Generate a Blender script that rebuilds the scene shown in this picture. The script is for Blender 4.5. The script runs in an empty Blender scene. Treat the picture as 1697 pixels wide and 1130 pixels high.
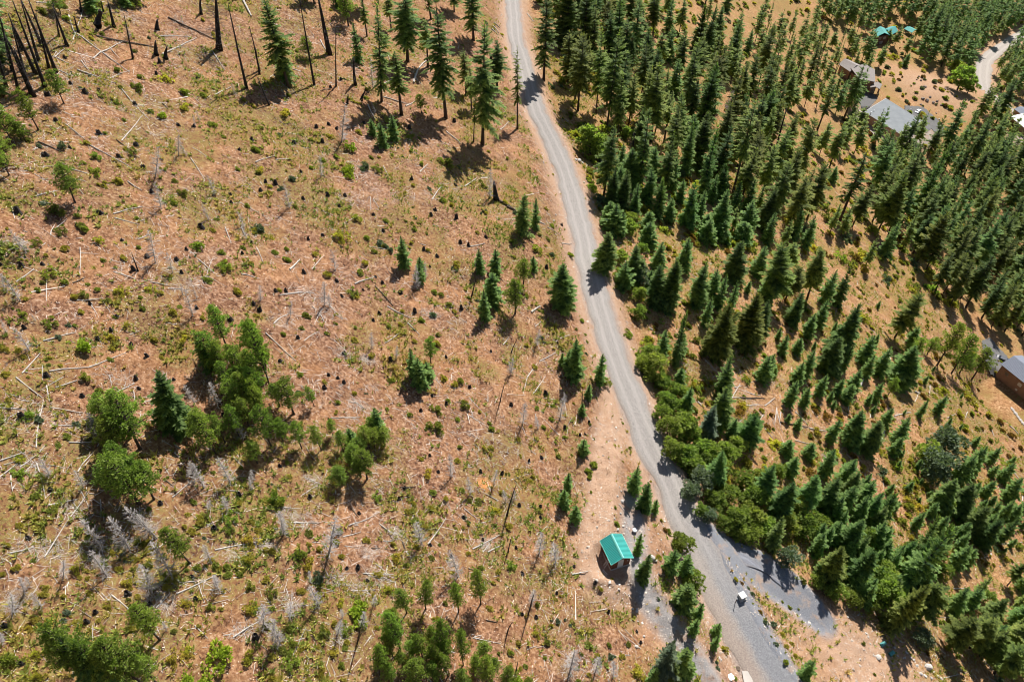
import bpy, math, random
import numpy as np
from mathutils import Vector

scene = bpy.context.scene
rng = np.random.default_rng(7)
random.seed(7)
R = math.radians

# ---------------------------------------------------------------- camera
cam_data = bpy.data.cameras.new('camera')
cam = bpy.data.objects.new('camera', cam_data)
scene.collection.objects.link(cam)
scene.camera = cam
cam.location = (0, 0, 0)
cam.rotation_euler = (R(45), 0, 0)
cam_data.sensor_width = 36.0
cam_data.lens = 36.0 * 1211.0 / 1697.0
cam_data.clip_start = 1.0
cam_data.clip_end = 5000.0
scene.render.resolution_x = 1024
scene.render.resolution_y = 681

# ---------------------------------------------------------------- world, sun, exposure
SUN_DIR = Vector((1.19, 2.91, 3.57)).normalized()      # towards the sun
sun_el = math.asin(SUN_DIR.z)
sun_az = math.atan2(SUN_DIR.x, SUN_DIR.y)
world = bpy.data.worlds.new('World')
scene.world = world
world.use_nodes = True
wn = world.node_tree.nodes
sky = wn.new('ShaderNodeTexSky')
sky.sky_type = 'NISHITA'
sky.sun_disc = False
sky.sun_elevation = sun_el
sky.sun_rotation = sun_az
sky.altitude = 400
wn['Background'].inputs['Strength'].default_value = 0.05
world.node_tree.links.new(sky.outputs[0], wn['Background'].inputs['Color'])
sd = bpy.data.lights.new('sun', 'SUN')
sd.energy = 5.0
sd.angle = R(0.5)
sd.color = (1.0, 0.95, 0.87)
sun = bpy.data.objects.new('sun', sd)
scene.collection.objects.link(sun)
sun.rotation_euler = SUN_DIR.to_track_quat('Z', 'Y').to_euler()
sun.location = (100, 200, 100)
scene.view_settings.view_transform = 'Standard'
scene.view_settings.look = 'None'
scene.view_settings.gamma = 1.0
scene.view_settings.use_curve_mapping = False
scene.view_settings.exposure = 0.8
scene.cycles.filter_width = 1.0

# ---------------------------------------------------------------- helpers
COL = scene.collection
FPX = 1211.0

def link(o, parent=None):
    COL.objects.link(o)
    if parent is not None:
        o.parent = parent
    return o

def tag(o, label=None, cat=None, group=None, kind=None):
    if label: o['label'] = label
    if cat: o['category'] = cat
    if group: o['group'] = group
    if kind: o['kind'] = kind
    return o

class MB:
    """collects vertices and faces of ONE mesh"""
    def __init__(s):
        s.v = []; s.f = []; s.a = []
    def add(s, vs, fs, a=0.0):
        n = len(s.v)
        s.v.extend([tuple(p) for p in vs]); s.a.extend([a] * len(vs))
        s.f.extend([tuple(i + n for i in f) for f in fs])
    def box(s, c, d, rz=0.0, a=0.0):
        cx, cy, cz = c; hx, hy, hz = d[0] / 2, d[1] / 2, d[2] / 2
        co, si = math.cos(rz), math.sin(rz)
        vs = []
        for z in (-hz, hz):
            for x, y in ((-hx, -hy), (hx, -hy), (hx, hy), (-hx, hy)):
                vs.append((cx + x * co - y * si, cy + x * si + y * co, cz + z))
        s.add(vs, [(3, 2, 1, 0), (4, 5, 6, 7), (0, 1, 5, 4), (1, 2, 6, 5), (2, 3, 7, 6), (3, 0, 4, 7)], a)
    def tube(s, pts, rad, n=6, cap=True, a=0.0):
        pts = [Vector(p) for p in pts]
        vs = []; fs = []
        for i, p in enumerate(pts):
            d = (pts[min(i + 1, len(pts) - 1)] - pts[max(i - 1, 0)])
            d = d.normalized() if d.length > 1e-6 else Vector((0, 0, 1))
            ref = Vector((0, 0, 1)) if abs(d.z) < 0.9 else Vector((1, 0, 0))
            u = d.cross(ref).normalized(); w = d.cross(u)
            for k in range(n):
                an = 2 * math.pi * k / n
                vs.append(p + (u * math.cos(an) + w * math.sin(an)) * rad[i])
        for i in range(len(pts) - 1):
            for k in range(n):
                k2 = (k + 1) % n
                fs.append((i * n + k, i * n + k2, (i + 1) * n + k2, (i + 1) * n + k))
        if cap:
            fs.append(tuple(range(n - 1, -1, -1)))
            fs.append(tuple((len(pts) - 1) * n + k for k in range(n)))
        s.add(vs, fs, a)
    def prism(s, outline, z0, z1):
        n = len(outline)
        vs = [(x, y, z0) for x, y in outline] + [(x, y, z1) for x, y in outline]
        fs = [tuple(range(n - 1, -1, -1)), tuple(range(n, 2 * n))]
        fs += [(i, (i + 1) % n, n + (i + 1) % n, n + i) for i in range(n)]
        s.add(vs, fs)
    def mesh(s, name, m, smooth=False, attr=None):
        me = bpy.data.meshes.new(name)
        me.from_pydata(s.v, [], s.f)
        if m is not None: me.materials.append(m)
        if attr:
            at_ = me.attributes.new(attr, 'FLOAT', 'POINT')
            at_.data.foreach_set('value', np.array(s.a, dtype=np.float32))
        if smooth:
            me.polygons.foreach_set('use_smooth', [True] * len(me.polygons))
        me.update()
        return me
    def build(s, name, m, parent=None, smooth=False, attr=None):
        return link(bpy.data.objects.new(name, s.mesh(name, m, smooth, attr)), parent)

def np_mesh(name, V, F, m, attrs=None, smooth=False):
    """fast mesh from arrays; F is (n,3) or (n,4)"""
    me = bpy.data.meshes.new(name)
    V = np.asarray(V, dtype=np.float32); F = np.asarray(F, dtype=np.int32)
    k = F.shape[1]
    me.vertices.add(len(V)); me.vertices.foreach_set('co', V.ravel())
    me.loops.add(F.size); me.loops.foreach_set('vertex_index', F.ravel())
    me.polygons.add(len(F))
    me.polygons.foreach_set('loop_start', np.arange(0, F.size, k, dtype=np.int32))
    me.polygons.foreach_set('loop_total', np.full(len(F), k, dtype=np.int32))
    if smooth:
        me.polygons.foreach_set('use_smooth', np.ones(len(F), dtype=bool))
    me.update(calc_edges=True)
    if attrs:
        for an, arr in attrs.items():
            a = me.attributes.new(an, 'FLOAT', 'POINT')
            a.data.foreach_set('value', np.asarray(arr, dtype=np.float32))
    if m is not None: me.materials.append(m)
    return me

def empty(name, loc, rz=0.0):
    o = bpy.data.objects.new(name, None)
    o.empty_display_size = 0.3
    o.location = loc; o.rotation_euler = (0, 0, rz)
    COL.objects.link(o)
    return o

# ---------------------------------------------------------------- noise
def vnoise(x, y, scale, seed):
    r = np.random.default_rng(seed)
    T = r.random((256, 256))
    fx = np.asarray(x) / scale + 1000.0; fy = np.asarray(y) / scale + 1000.0
    ix = np.floor(fx).astype(int); iy = np.floor(fy).astype(int)
    tx = fx - ix; ty = fy - iy
    tx = tx * tx * (3 - 2 * tx); ty = ty * ty * (3 - 2 * ty)
    a = T[ix % 256, iy % 256]; b = T[(ix + 1) % 256, iy % 256]
    c = T[ix % 256, (iy + 1) % 256]; d = T[(ix + 1) % 256, (iy + 1) % 256]
    return (a * (1 - tx) + b * tx) * (1 - ty) + (c * (1 - tx) + d * tx) * ty

def fbm(x, y, scale, seed, octv=3):
    t = 0; amp = 1; tot = 0
    for i in range(octv):
        t = t + amp * vnoise(x, y, scale / 2 ** i, seed + i); tot += amp; amp *= 0.55
    return t / tot

# ---------------------------------------------------------------- terrain height
def base_h(x, y):
    x = np.asarray(x, float); y = np.asarray(y, float)
    a, b = 140., 270.; s0, s1 = .53, .08
    t = np.clip((x - a) / (b - a), 0, 1)
    S = s0 * np.minimum(x, a) + (b - a) * (s0 * t + (s1 - s0) * t * t / 2) + s1 * np.maximum(x - b, 0)
    S = S - 0.04 * np.maximum(-x - 60, 0)
    return -85.6 - S

def ray(px, py):
    u = (px - 848.5) / FPX; v = (py - 565) / FPX
    return Vector((u, .70711 * (1 - v), -.70711 * (1 + v)))

def hit_base(px, py):
    d = ray(px, py); lo, hi = 20., 1500.
    for i in range(45):
        m = (lo + hi) / 2
        if d.z * m < float(base_h(d.x * m, d.y * m)): hi = m
        else: lo = m
    return d * hi

def project(p):
    dn = -.70711 * (p[1] + p[2]); fw = .70711 * (p[1] - p[2])
    return 848.5 + FPX * p[0] / fw, 565 + FPX * dn / fw, FPX / fw

# centre lines (photo coordinates -> places on the slope)
road_px = [(838, -60, 26), (846, -20, 26), (849.5, 0, 25), (855, 67, 27), (874.5, 134, 30), (889.5, 185, 30), (916, 235, 33), (937, 286, 36), (952, 336, 38),
           (964, 380, 40), (971, 420, 41), (982.5, 471, 42), (998, 521, 44), (1013, 572, 46), (1031.5, 622, 46), (1052, 673, 48), (1076, 740, 50),
           (1104, 784, 52), (1122, 834, 53), (1147, 884, 60), (1174, 935, 66), (1194, 985, 62), (1222, 1036, 66), (1246, 1080, 72), (1275, 1130, 80), (1320, 1200, 90)]
def polyline(pxs):
    out = []
    for (x, y, w) in pxs:
        p = hit_base(x, y); s = project(p)[2]
        out.append((p.x, p.y, w / s))
    return out
def smooth_line(pl, step=1.0):
    P = np.array(pl); 
    d = np.concatenate([[0], np.cumsum(np.hypot(*np.diff(P[:, :2], axis=0).T))])
    n = int(d[-1] / step)
    t = np.linspace(0, d[-1], n)
    Q = np.stack([np.interp(t, d, P[:, k]) for k in range(3)], 1)
    ker = np.hanning(15); ker /= ker.sum()
    Z = np.stack([np.convolve(np.pad(Q[:, k], 7, mode='reflect', reflect_type='odd'), ker, 'valid') for k in range(3)], 1)
    return Z
road = smooth_line(polyline(road_px))
road[:, 2] = np.clip(road[:, 2] * .93, 4.0, 8)
branch_px = [(1168, 895, 40), (1205, 920, 52), (1255, 938, 62), (1300, 968, 60), (1335, 1000, 50), (1360, 1024, 30)]
branch = smooth_line(polyline(branch_px))
branch[:, 2] *= 0.8
valley_px = [(1790, -30, 22), (1712, 45, 20), (1685, 62, 20), (1655, 82, 22), (1632, 100, 26), (1629, 125, 26), (1632, 150, 18), (1655, 168, 16), (1697, 200, 18), (1760, 240, 20)]
valley = smooth_line(polyline(valley_px), 2.0)
track_px = [(1022, 650, 24), (1014, 700, 28), (1006, 750, 30), (1000, 800, 30), (995, 860, 30), (985, 900, 30), (985, 945, 26)]
track = smooth_line(polyline(track_px))
pad_px = [(1046, 830, 26), (1052, 880, 40), (1050, 925, 34), (1056, 965, 40), (1085, 1010, 46), (1120, 1050, 44), (1150, 1085, 44), (1178, 1130, 44), (1200, 1170, 44)]
pad = smooth_line(polyline(pad_px))

def dist_line(x, y, L, signed=False):
    """distance to polyline L, index of closest point"""
    x = np.asarray(x); y = np.asarray(y)
    if x.size < 3:
        d = np.hypot(L[:, 0] - x.ravel()[0], L[:, 1] - y.ravel()[0]); i = int(d.argmin()); return np.array([d[i]]), np.array([i])
    if x.size > 5000 and not signed:
        m = (x > L[:, 0].min() - 30) & (x < L[:, 0].max() + 30) & (y > L[:, 1].min() - 30) & (y < L[:, 1].max() + 30)
        D = np.full(x.shape, 1e3); J = np.zeros(x.shape, int)
        if m.any():
            D[m], J[m] = dist_line(x[m], y[m], L, True)
        return D, J
    best = np.full(x.shape, 1e9); idx = np.zeros(x.shape, int)
    for i in range(len(L)):
        d = (x - L[i, 0]) ** 2 + (y - L[i, 1]) ** 2
        m = d < best
        best = np.where(m, d, best); idx = np.where(m, i, idx)
    return np.sqrt(best), idx

def bench(h, x, y, L, hz, slope, margin=0.5, dip=0.0, reach=25):
    lo = L[:, :2].min(0) - reach; hi = L[:, :2].max(0) + reach
    m = (x > lo[0]) & (x < hi[0]) & (y > lo[1]) & (y < hi[1])
    if not m.any(): return h
    d, i = dist_line(x[m], y[m], L)
    e = np.maximum(0, d - L[i, 2] / 2 - margin)
    T = np.gradient(L[:, :2], axis=0); ds = np.linalg.norm(T, axis=1); T = T / ds[:, None]; sl = np.gradient(hz) / ds
    c = hz[i] + ((x[m] - L[i, 0]) * T[i, 0] + (y[m] - L[i, 1]) * T[i, 1]) * sl[i]
    hm = np.clip(h[m], c - e * slope, c + e * slope)
    hm = np.where(d < L[i, 2] / 2 + margin * .6, hm - dip, hm)
    h = h.copy(); h[m] = hm
    return h

def line_h(L):
    z = base_h(L[:, 0], L[:, 1])
    ker = np.hanning(13); ker /= ker.sum()
    return np.convolve(np.pad(z, 6, mode='reflect', reflect_type='odd'), ker, 'valid')
road_h, branch_h, valley_h = line_h(road), line_h(branch), line_h(valley)

def disc(h, x, y, cx, cy, z, r, slope=1.0):
    e = np.maximum(0, np.hypot(x - cx, y - cy) - r)
    return np.clip(h, z - e * slope, z + e * slope)

pads = []            # (x, y, z, r) filled by the houses below
def house_spot(px, py, r, lift=0.0):
    p = hit_base(px, py); pads.append((p.x, p.y, p.z + lift, r)); return Vector((p.x, p.y, p.z + lift))
shed_c = house_spot(1020, 934, 2.2)
h1_c = house_spot(1478, 212, 19)
h2_c = house_spot(1428, 160, 12)
h3_c = house_spot(1466, 75, 8)
h5_c = house_spot(1690, 668, 11)
h4_c = house_spot(1700, 232, 9)
box_c = house_spot(1228, 990, 1.0)

def terrain_h(x, y):
    x = np.asarray(x, float); y = np.asarray(y, float)
    h = base_h(x, y)
    h = h + (fbm(x, y, 18, 11, 3) - .5) * 2.2 + (vnoise(x, y, 60, 5) - .5) * 2.0
    kn = hit_base(1545, 150)
    h = h + 4.5 * np.exp(-(((x - kn.x) / 22) ** 2 + ((y - kn.y) / 22) ** 2))
    h = bench(h, x, y, pad, line_h(pad), .8, .4)
    h = bench(h, x, y, track, line_h(track), .8, .2)
    for (cx, cy, cz, r) in pads:
        h = disc(h, x, y, cx, cy, cz, r, .9)
    h = bench(h, x, y, branch, branch_h, .9, .9, .16)
    h = bench(h, x, y, valley, valley_h, .5, 1.0, .12, 40)
    h = bench(h, x, y, road, road_h, 0.95, .6, .09)
    return h

def axis(lo, a, b, hi, st, grow):
    v = list(np.arange(a, b, st)); s = st
    while v[-1] < hi: s = min(s * grow, 14); v.append(v[-1] + s)
    w = []; s = st; q = a
    while q > lo: s = min(s * grow, 14); q -= s; w.append(q)
    return np.array(w[::-1] + v)
xs = axis(-900, -92, 115, 1500, .45, 1.03)
ys = axis(-500, 15, 245, 2200, .45, 1.03)
GX, GY = np.meshgrid(xs, ys, indexing='ij')
GH = terrain_h(GX, GY)

def gh(x, y):
    i = int(min(max(np.searchsorted(xs, x) - 1, 0), len(xs) - 2)); j = int(min(max(np.searchsorted(ys, y) - 1, 0), len(ys) - 2))
    tx = (x - xs[i]) / (xs[i + 1] - xs[i]); ty = (y - ys[j]) / (ys[j + 1] - ys[j])
    return float((GH[i, j] * (1 - tx) + GH[i + 1, j] * tx) * (1 - ty) + (GH[i, j + 1] * (1 - tx) + GH[i + 1, j + 1] * tx) * ty)

def gh_arr(x, y):
    i = np.clip(np.searchsorted(xs, x) - 1, 0, len(xs) - 2); j = np.clip(np.searchsorted(ys, y) - 1, 0, len(ys) - 2)
    tx = (x - xs[i]) / (xs[i + 1] - xs[i]); ty = (y - ys[j]) / (ys[j + 1] - ys[j])
    return (GH[i, j] * (1 - tx) + GH[i + 1, j] * tx) * (1 - ty) + (GH[i, j + 1] * (1 - tx) + GH[i + 1, j + 1] * tx) * ty

def at(px, py):
    """the place on the ground seen at a photo position"""
    d = ray(px, py)
    m = hit_base(px, py).length / d.length
    lo = m * .75; step = m * .01
    while d.z * lo > gh(d.x * lo, d.y * lo) and lo < m * 1.5: lo += step
    a, b = lo - step, lo
    for i in range(14):
        c = (a + b) / 2
        if d.z * c > gh(d.x * c, d.y * c): a = c
        else: b = c
    p = d * b
    return Vector((p.x, p.y, gh(p.x, p.y)))

def height_to(p, ty):
    lo, hi = 0.2, 60.
    for i in range(30):
        m = (lo + hi) / 2
        if project((p.x, p.y, p.z + m))[1] > ty: lo = m
        else: hi = m
    return lo

# ---------------------------------------------------------------- materials
MATS = {}
def nmat(name):
    m = bpy.data.materials.new(name); m.use_nodes = True
    nt = m.node_tree
    return m, nt, nt.nodes, nt.links, nt.nodes['Principled BSDF']

def ramp(nodes, stops):
    r = nodes.new('ShaderNodeValToRGB')
    e = r.color_ramp.elements
    e[0].position, e[0].color = stops[0][0], (*stops[0][1], 1)
    e[1].position, e[1].color = stops[-1][0], (*stops[-1][1], 1)
    for p, c in stops[1:-1]:
        k = e.new(p); k.color = (*c, 1)
    return r

def noise(nodes, links, coord, scale, detail=4, rough=.6):
    n = nodes.new('ShaderNodeTexNoise')
    n.inputs['Scale'].default_value = scale; n.inputs['Detail'].default_value = detail
    n.inputs['Roughness'].default_value = rough
    links.new(coord, n.inputs['Vector'])
    return n.outputs['Fac']

def mix(nodes, links, fac, a, b, mode='MIX'):
    m = nodes.new('ShaderNodeMix'); m.data_type = 'RGBA'; m.blend_type = mode
    for sock, val in ((m.inputs[0], fac), (m.inputs[6], a), (m.inputs[7], b)):
        if isinstance(val, (int, float)): sock.default_value = val
        elif isinstance(val, tuple): sock.default_value = (*val, 1)
        else: links.new(val, sock)
    return m.outputs[2]

def math_n(nodes, links, op, a, b=None, clamp=False):
    m = nodes.new('ShaderNodeMath'); m.operation = op; m.use_clamp = clamp
    for sock, val in ((m.inputs[0], a), (m.inputs[1], b)):
        if val is None: continue
        if isinstance(val, (int, float)): sock.default_value = val
        else: links.new(val, sock)
    return m.outputs[0]

def maprange(nodes, links, v, a, b, c=0., d=1.):
    m = nodes.new('ShaderNodeMapRange')
    links.new(v, m.inputs[0])
    for i, q in enumerate((a, b, c, d)): m.inputs[i + 1].default_value = q
    return m.outputs[0]

def bump(nodes, links, h, strength, dist, bsdf):
    b = nodes.new('ShaderNodeBump'); b.inputs['Strength'].default_value = strength; b.inputs['Distance'].default_value = dist
    links.new(h, b.inputs['Height']); links.new(b.outputs[0], bsdf.inputs['Normal'])

def plain(name, c, c2=None, rough=.8, scale=3., metallic=0., bumpd=0., spec=.3, detail=5):
    m, nt, N, L, B = nmat(name)
    tc = N.new('ShaderNodeTexCoord').outputs['Object']
    f = noise(N, L, tc, scale, detail)
    c2 = c2 or tuple(x * .75 for x in c)
    r = ramp(N, [(.3, c2), (.7, c)]); L.new(f, r.inputs[0])
    L.new(r.outputs[0], B.inputs['Base Color'])
    B.inputs['Roughness'].default_value = rough; B.inputs['Metallic'].default_value = metallic
    B.inputs['Specular IOR Level'].default_value = spec
    if bumpd: bump(N, L, f, .8, bumpd, B)
    return m

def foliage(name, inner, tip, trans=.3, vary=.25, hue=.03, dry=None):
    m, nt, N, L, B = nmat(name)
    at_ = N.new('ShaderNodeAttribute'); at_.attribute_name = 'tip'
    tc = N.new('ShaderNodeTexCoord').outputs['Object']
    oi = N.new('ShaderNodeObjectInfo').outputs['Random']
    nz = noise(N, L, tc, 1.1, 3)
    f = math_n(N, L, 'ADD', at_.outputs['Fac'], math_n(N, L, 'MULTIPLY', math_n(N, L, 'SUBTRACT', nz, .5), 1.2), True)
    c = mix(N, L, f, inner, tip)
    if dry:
        nd = noise(N, L, tc, .7, 2)
        c = mix(N, L, maprange(N, L, nd, .55, .72), c, dry)
    hs = N.new('ShaderNodeHueSaturation')
    L.new(maprange(N, L, oi, 0, 1, .5 - hue * 1.6, .5 + hue * .4), hs.inputs['Hue'])
    r2 = N.new('ShaderNodeTexWhiteNoise'); r2.noise_dimensions = '1D'; L.new(oi, r2.inputs['W'])
    L.new(maprange(N, L, r2.outputs['Value'], 0, 1, 1 - vary, 1 + vary), hs.inputs['Value'])
    L.new(c, hs.inputs['Color'])
    L.new(hs.outputs[0], B.inputs['Base Color'])
    B.inputs['Roughness'].default_value = .7
    B.inputs['Specular IOR Level'].default_value = .12
    t = N.new('ShaderNodeBsdfTranslucent')
    tcol = mix(N, L, 1.0, hs.outputs[0], (1.6, 1.8, .8), 'MULTIPLY')
    L.new(tcol, t.inputs['Color'])
    ms = N.new('ShaderNodeMixShader'); ms.inputs[0].default_value = trans
    L.new(B.outputs[0], ms.inputs[1]); L.new(t.outputs[0], ms.inputs[2])
    L.new(ms.outputs[0], N['Material Output'].inputs['Surface'])
    return m

M = {}
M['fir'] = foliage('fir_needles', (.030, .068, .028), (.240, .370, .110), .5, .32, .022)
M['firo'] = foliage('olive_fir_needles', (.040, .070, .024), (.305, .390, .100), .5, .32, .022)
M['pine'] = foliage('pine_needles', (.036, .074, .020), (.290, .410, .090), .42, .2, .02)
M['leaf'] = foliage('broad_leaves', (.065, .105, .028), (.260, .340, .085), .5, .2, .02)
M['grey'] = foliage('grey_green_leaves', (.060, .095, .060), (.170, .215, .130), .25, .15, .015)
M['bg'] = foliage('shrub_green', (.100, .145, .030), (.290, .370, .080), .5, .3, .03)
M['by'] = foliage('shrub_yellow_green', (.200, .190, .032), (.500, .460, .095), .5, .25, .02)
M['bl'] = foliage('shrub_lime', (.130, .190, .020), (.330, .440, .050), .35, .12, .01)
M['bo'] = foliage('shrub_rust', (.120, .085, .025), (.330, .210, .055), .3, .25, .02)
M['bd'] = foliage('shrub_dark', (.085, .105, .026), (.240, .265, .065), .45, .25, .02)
M['bs'] = M['grey']
M['bark'] = plain('bark', (.085, .062, .048), (.035, .026, .022), .95, 6, bumpd=.03)
M['char'] = plain('charred_bark', (.045, .038, .036), (.010, .009, .009), .9, 5, bumpd=.04)
M['deadwood'] = plain('weathered_wood', (.62, .57, .52), (.30, .27, .25), .85, 4, bumpd=.01)
M['darkwood'] = plain('dark_fallen_wood', (.16, .12, .09), (.05, .04, .03), .9, 4, bumpd=.02)
M['twig'] = plain('grey_twigs', (.50, .46, .43), (.28, .25, .24), .85, 3)
M['rock'] = plain('pale_rock', (.58, .55, .51), (.30, .27, .25), .85, 2.5, bumpd=.05)
M['rockd'] = plain('dark_rock', (.30, .24, .20), (.10, .08, .07), .9, 1.5, bumpd=.05)

def ground_material():
    m, nt, N, L, B = nmat('hillside_soil')
    pos = N.new('ShaderNodeNewGeometry').outputs['Position']
    def A(n):
        a = N.new('ShaderNodeAttribute'); a.attribute_name = n; return a.outputs['Fac']
    n1 = noise(N, L, pos, 2.4, 6, .72)
    n0 = noise(N, L, pos, .75, 3, .6)
    n1 = math_n(N, L, 'ADD', math_n(N, L, 'MULTIPLY', n1, .8), math_n(N, L, 'MULTIPLY', n0, .2))
    n2 = noise(N, L, pos, .55, 5, .65)
    n3 = noise(N, L, pos, 11., 5, .75)
    n4 = noise(N, L, pos, .16, 4, .6)
    # litter: pink brown with pale straw and dark duff
    rl = ramp(N, [(.36, (.030, .015, .011)), (.43, (.115, .052, .032)), (.50, (.215, .110, .064)), (.57, (.315, .182, .115)), (.66, (.52, .385, .285))])
    L.new(n1, rl.inputs[0])
    # dry grass: orange tan
    rg = ramp(N, [(.36, (.07, .033, .014)), (.45, (.22, .112, .050)), (.53, (.36, .205, .098)), (.63, (.56, .38, .22))])
    L.new(n1, rg.inputs[0])
    c = mix(N, L, A('dry'), rl.outputs[0], rg.outputs[0])
    c = mix(N, L, maprange(N, L, n4, .42, .62, .0, .55), c, mix(N, L, .5, rg.outputs[0], (.36, .165, .075)))
    # moss / low herbs
    rv = ramp(N, [(.36, (.04, .037, .010)), (.5, (.150, .140, .030)), (.62, (.33, .29, .075))])
    L.new(n3, rv.inputs[0])
    vf = math_n(N, L, 'MULTIPLY', math_n(N, L, 'MULTIPLY', A('veg'), .75), maprange(N, L, n1, .44, .56), True)
    c = mix(N, L, vf, c, rv.outputs[0])
    # bare track soil
    rt = ramp(N, [(.34, (.15, .083, .05)), (.5, (.36, .228, .15)), (.64, (.60, .44, .33))])
    L.new(n3, rt.inputs[0])
    tf = math_n(N, L, 'MULTIPLY', A('bare'), maprange(N, L, n2, .3, .5, .45, 1.), True)
    c = mix(N, L, tf, c, rt.outputs[0])
    # gravel
    rgv = ramp(N, [(.32, (.13, .12, .12)), (.5, (.26, .242, .238)), (.68, (.44, .41, .39))])
    L.new(n3, rgv.inputs[0])
    gf = math_n(N, L, 'MULTIPLY', A('gravel'), maprange(N, L, n2, .34, .5, .35, 1.), True)
    c = mix(N, L, gf, c, rgv.outputs[0])
    rsl = ramp(N, [(.34, (.10, .105, .12)), (.5, (.175, .182, .205)), (.66, (.31, .315, .335))]); L.new(n3, rsl.inputs[0])
    c = mix(N, L, math_n(N, L, 'MULTIPLY', A('slate'), maprange(N, L, n2, .36, .5, .3, 1.), True), c, rsl.outputs[0])
    # burnt orange disc of bare earth
    c = mix(N, L, math_n(N, L, 'MULTIPLY', A('rust'), .8), c, (.62, .26, .09))
    L.new(c, B.inputs['Base Color'])
    B.inputs['Roughness'].default_value = .95
    B.inputs['Specular IOR Level'].default_value = .1
    hsum = math_n(N, L, 'ADD', n1, math_n(N, L, 'MULTIPLY', n3, .4))
    bump(N, L, hsum, 1.0, .16, B)
    return m

def road_material(name, tint, dark=1.0):
    m, nt, N, L, B = nmat(name)
    pos = N.new('ShaderNodeNewGeometry').outputs['Position']
    a = N.new('ShaderNodeAttribute'); a.attribute_name = 'across'
    b = N.new('ShaderNodeAttribute'); b.attribute_name = 'south'
    n1 = noise(N, L, pos, 5., 7, .8); n2 = noise(N, L, pos, .5, 4, .6)
    r = ramp(N, [(.3, (.13 * dark, .125 * dark, .125 * dark)), (.5, (.275 * dark, .258 * dark, .246 * dark)), (.7, (.43 * dark, .405 * dark, .385 * dark))])
    L.new(n1, r.inputs[0])
    # wheel tracks: compacted and paler; loose darker stone between and outside
    u = math_n(N, L, 'ABSOLUTE', a.outputs['Fac'])
    u = math_n(N, L, 'ADD', u, math_n(N, L, 'MULTIPLY', math_n(N, L, 'SUBTRACT', n2, .5), .12))
    tr = math_n(N, L, 'ABSOLUTE', math_n(N, L, 'SUBTRACT', u, .40))
    tf = maprange(N, L, tr, .04, .20, 1., 0.)
    c = mix(N, L, math_n(N, L, 'MULTIPLY', tf, .40), r.outputs[0], (.40, .375, .355))
    c = mix(N, L, math_n(N, L, 'MULTIPLY', maprange(N, L, u, .72, 1.0), .45), c, (.25, .19, .145))
    # pinkish packed soil on the near stretch
    wv = math_n(N, L, 'ADD', math_n(N, L, 'MULTIPLY', a.outputs['Fac'], -1.), math_n(N, L, 'MULTIPLY', n2, .5))
    sf = math_n(N, L, 'MULTIPLY', b.outputs['Fac'], maprange(N, L, wv, -.15, .35, 1., 0.))
    rb = ramp(N, [(.32, (.10, .105, .118)), (.66, (.30, .305, .32))]); L.new(n1, rb.inputs[0])
    c = mix(N, L, math_n(N, L, 'MULTIPLY', b.outputs['Fac'], maprange(N, L, wv, .1, .5)), c, rb.outputs[0])
    rs = ramp(N, [(.32, (.18, .145, .125)), (.66, (.38, .32, .28))]); L.new(n1, rs.inputs[0])
    c = mix(N, L, sf, c, rs.outputs[0])
    c = mix(N, L, 1.0, c, tint, 'MULTIPLY')
    L.new(c, B.inputs['Base Color'])
    B.inputs['Roughness'].default_value = .95; B.inputs['Specular IOR Level'].default_value = .1
    bump(N, L, n1, .8, .08, B)
    return m

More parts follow.
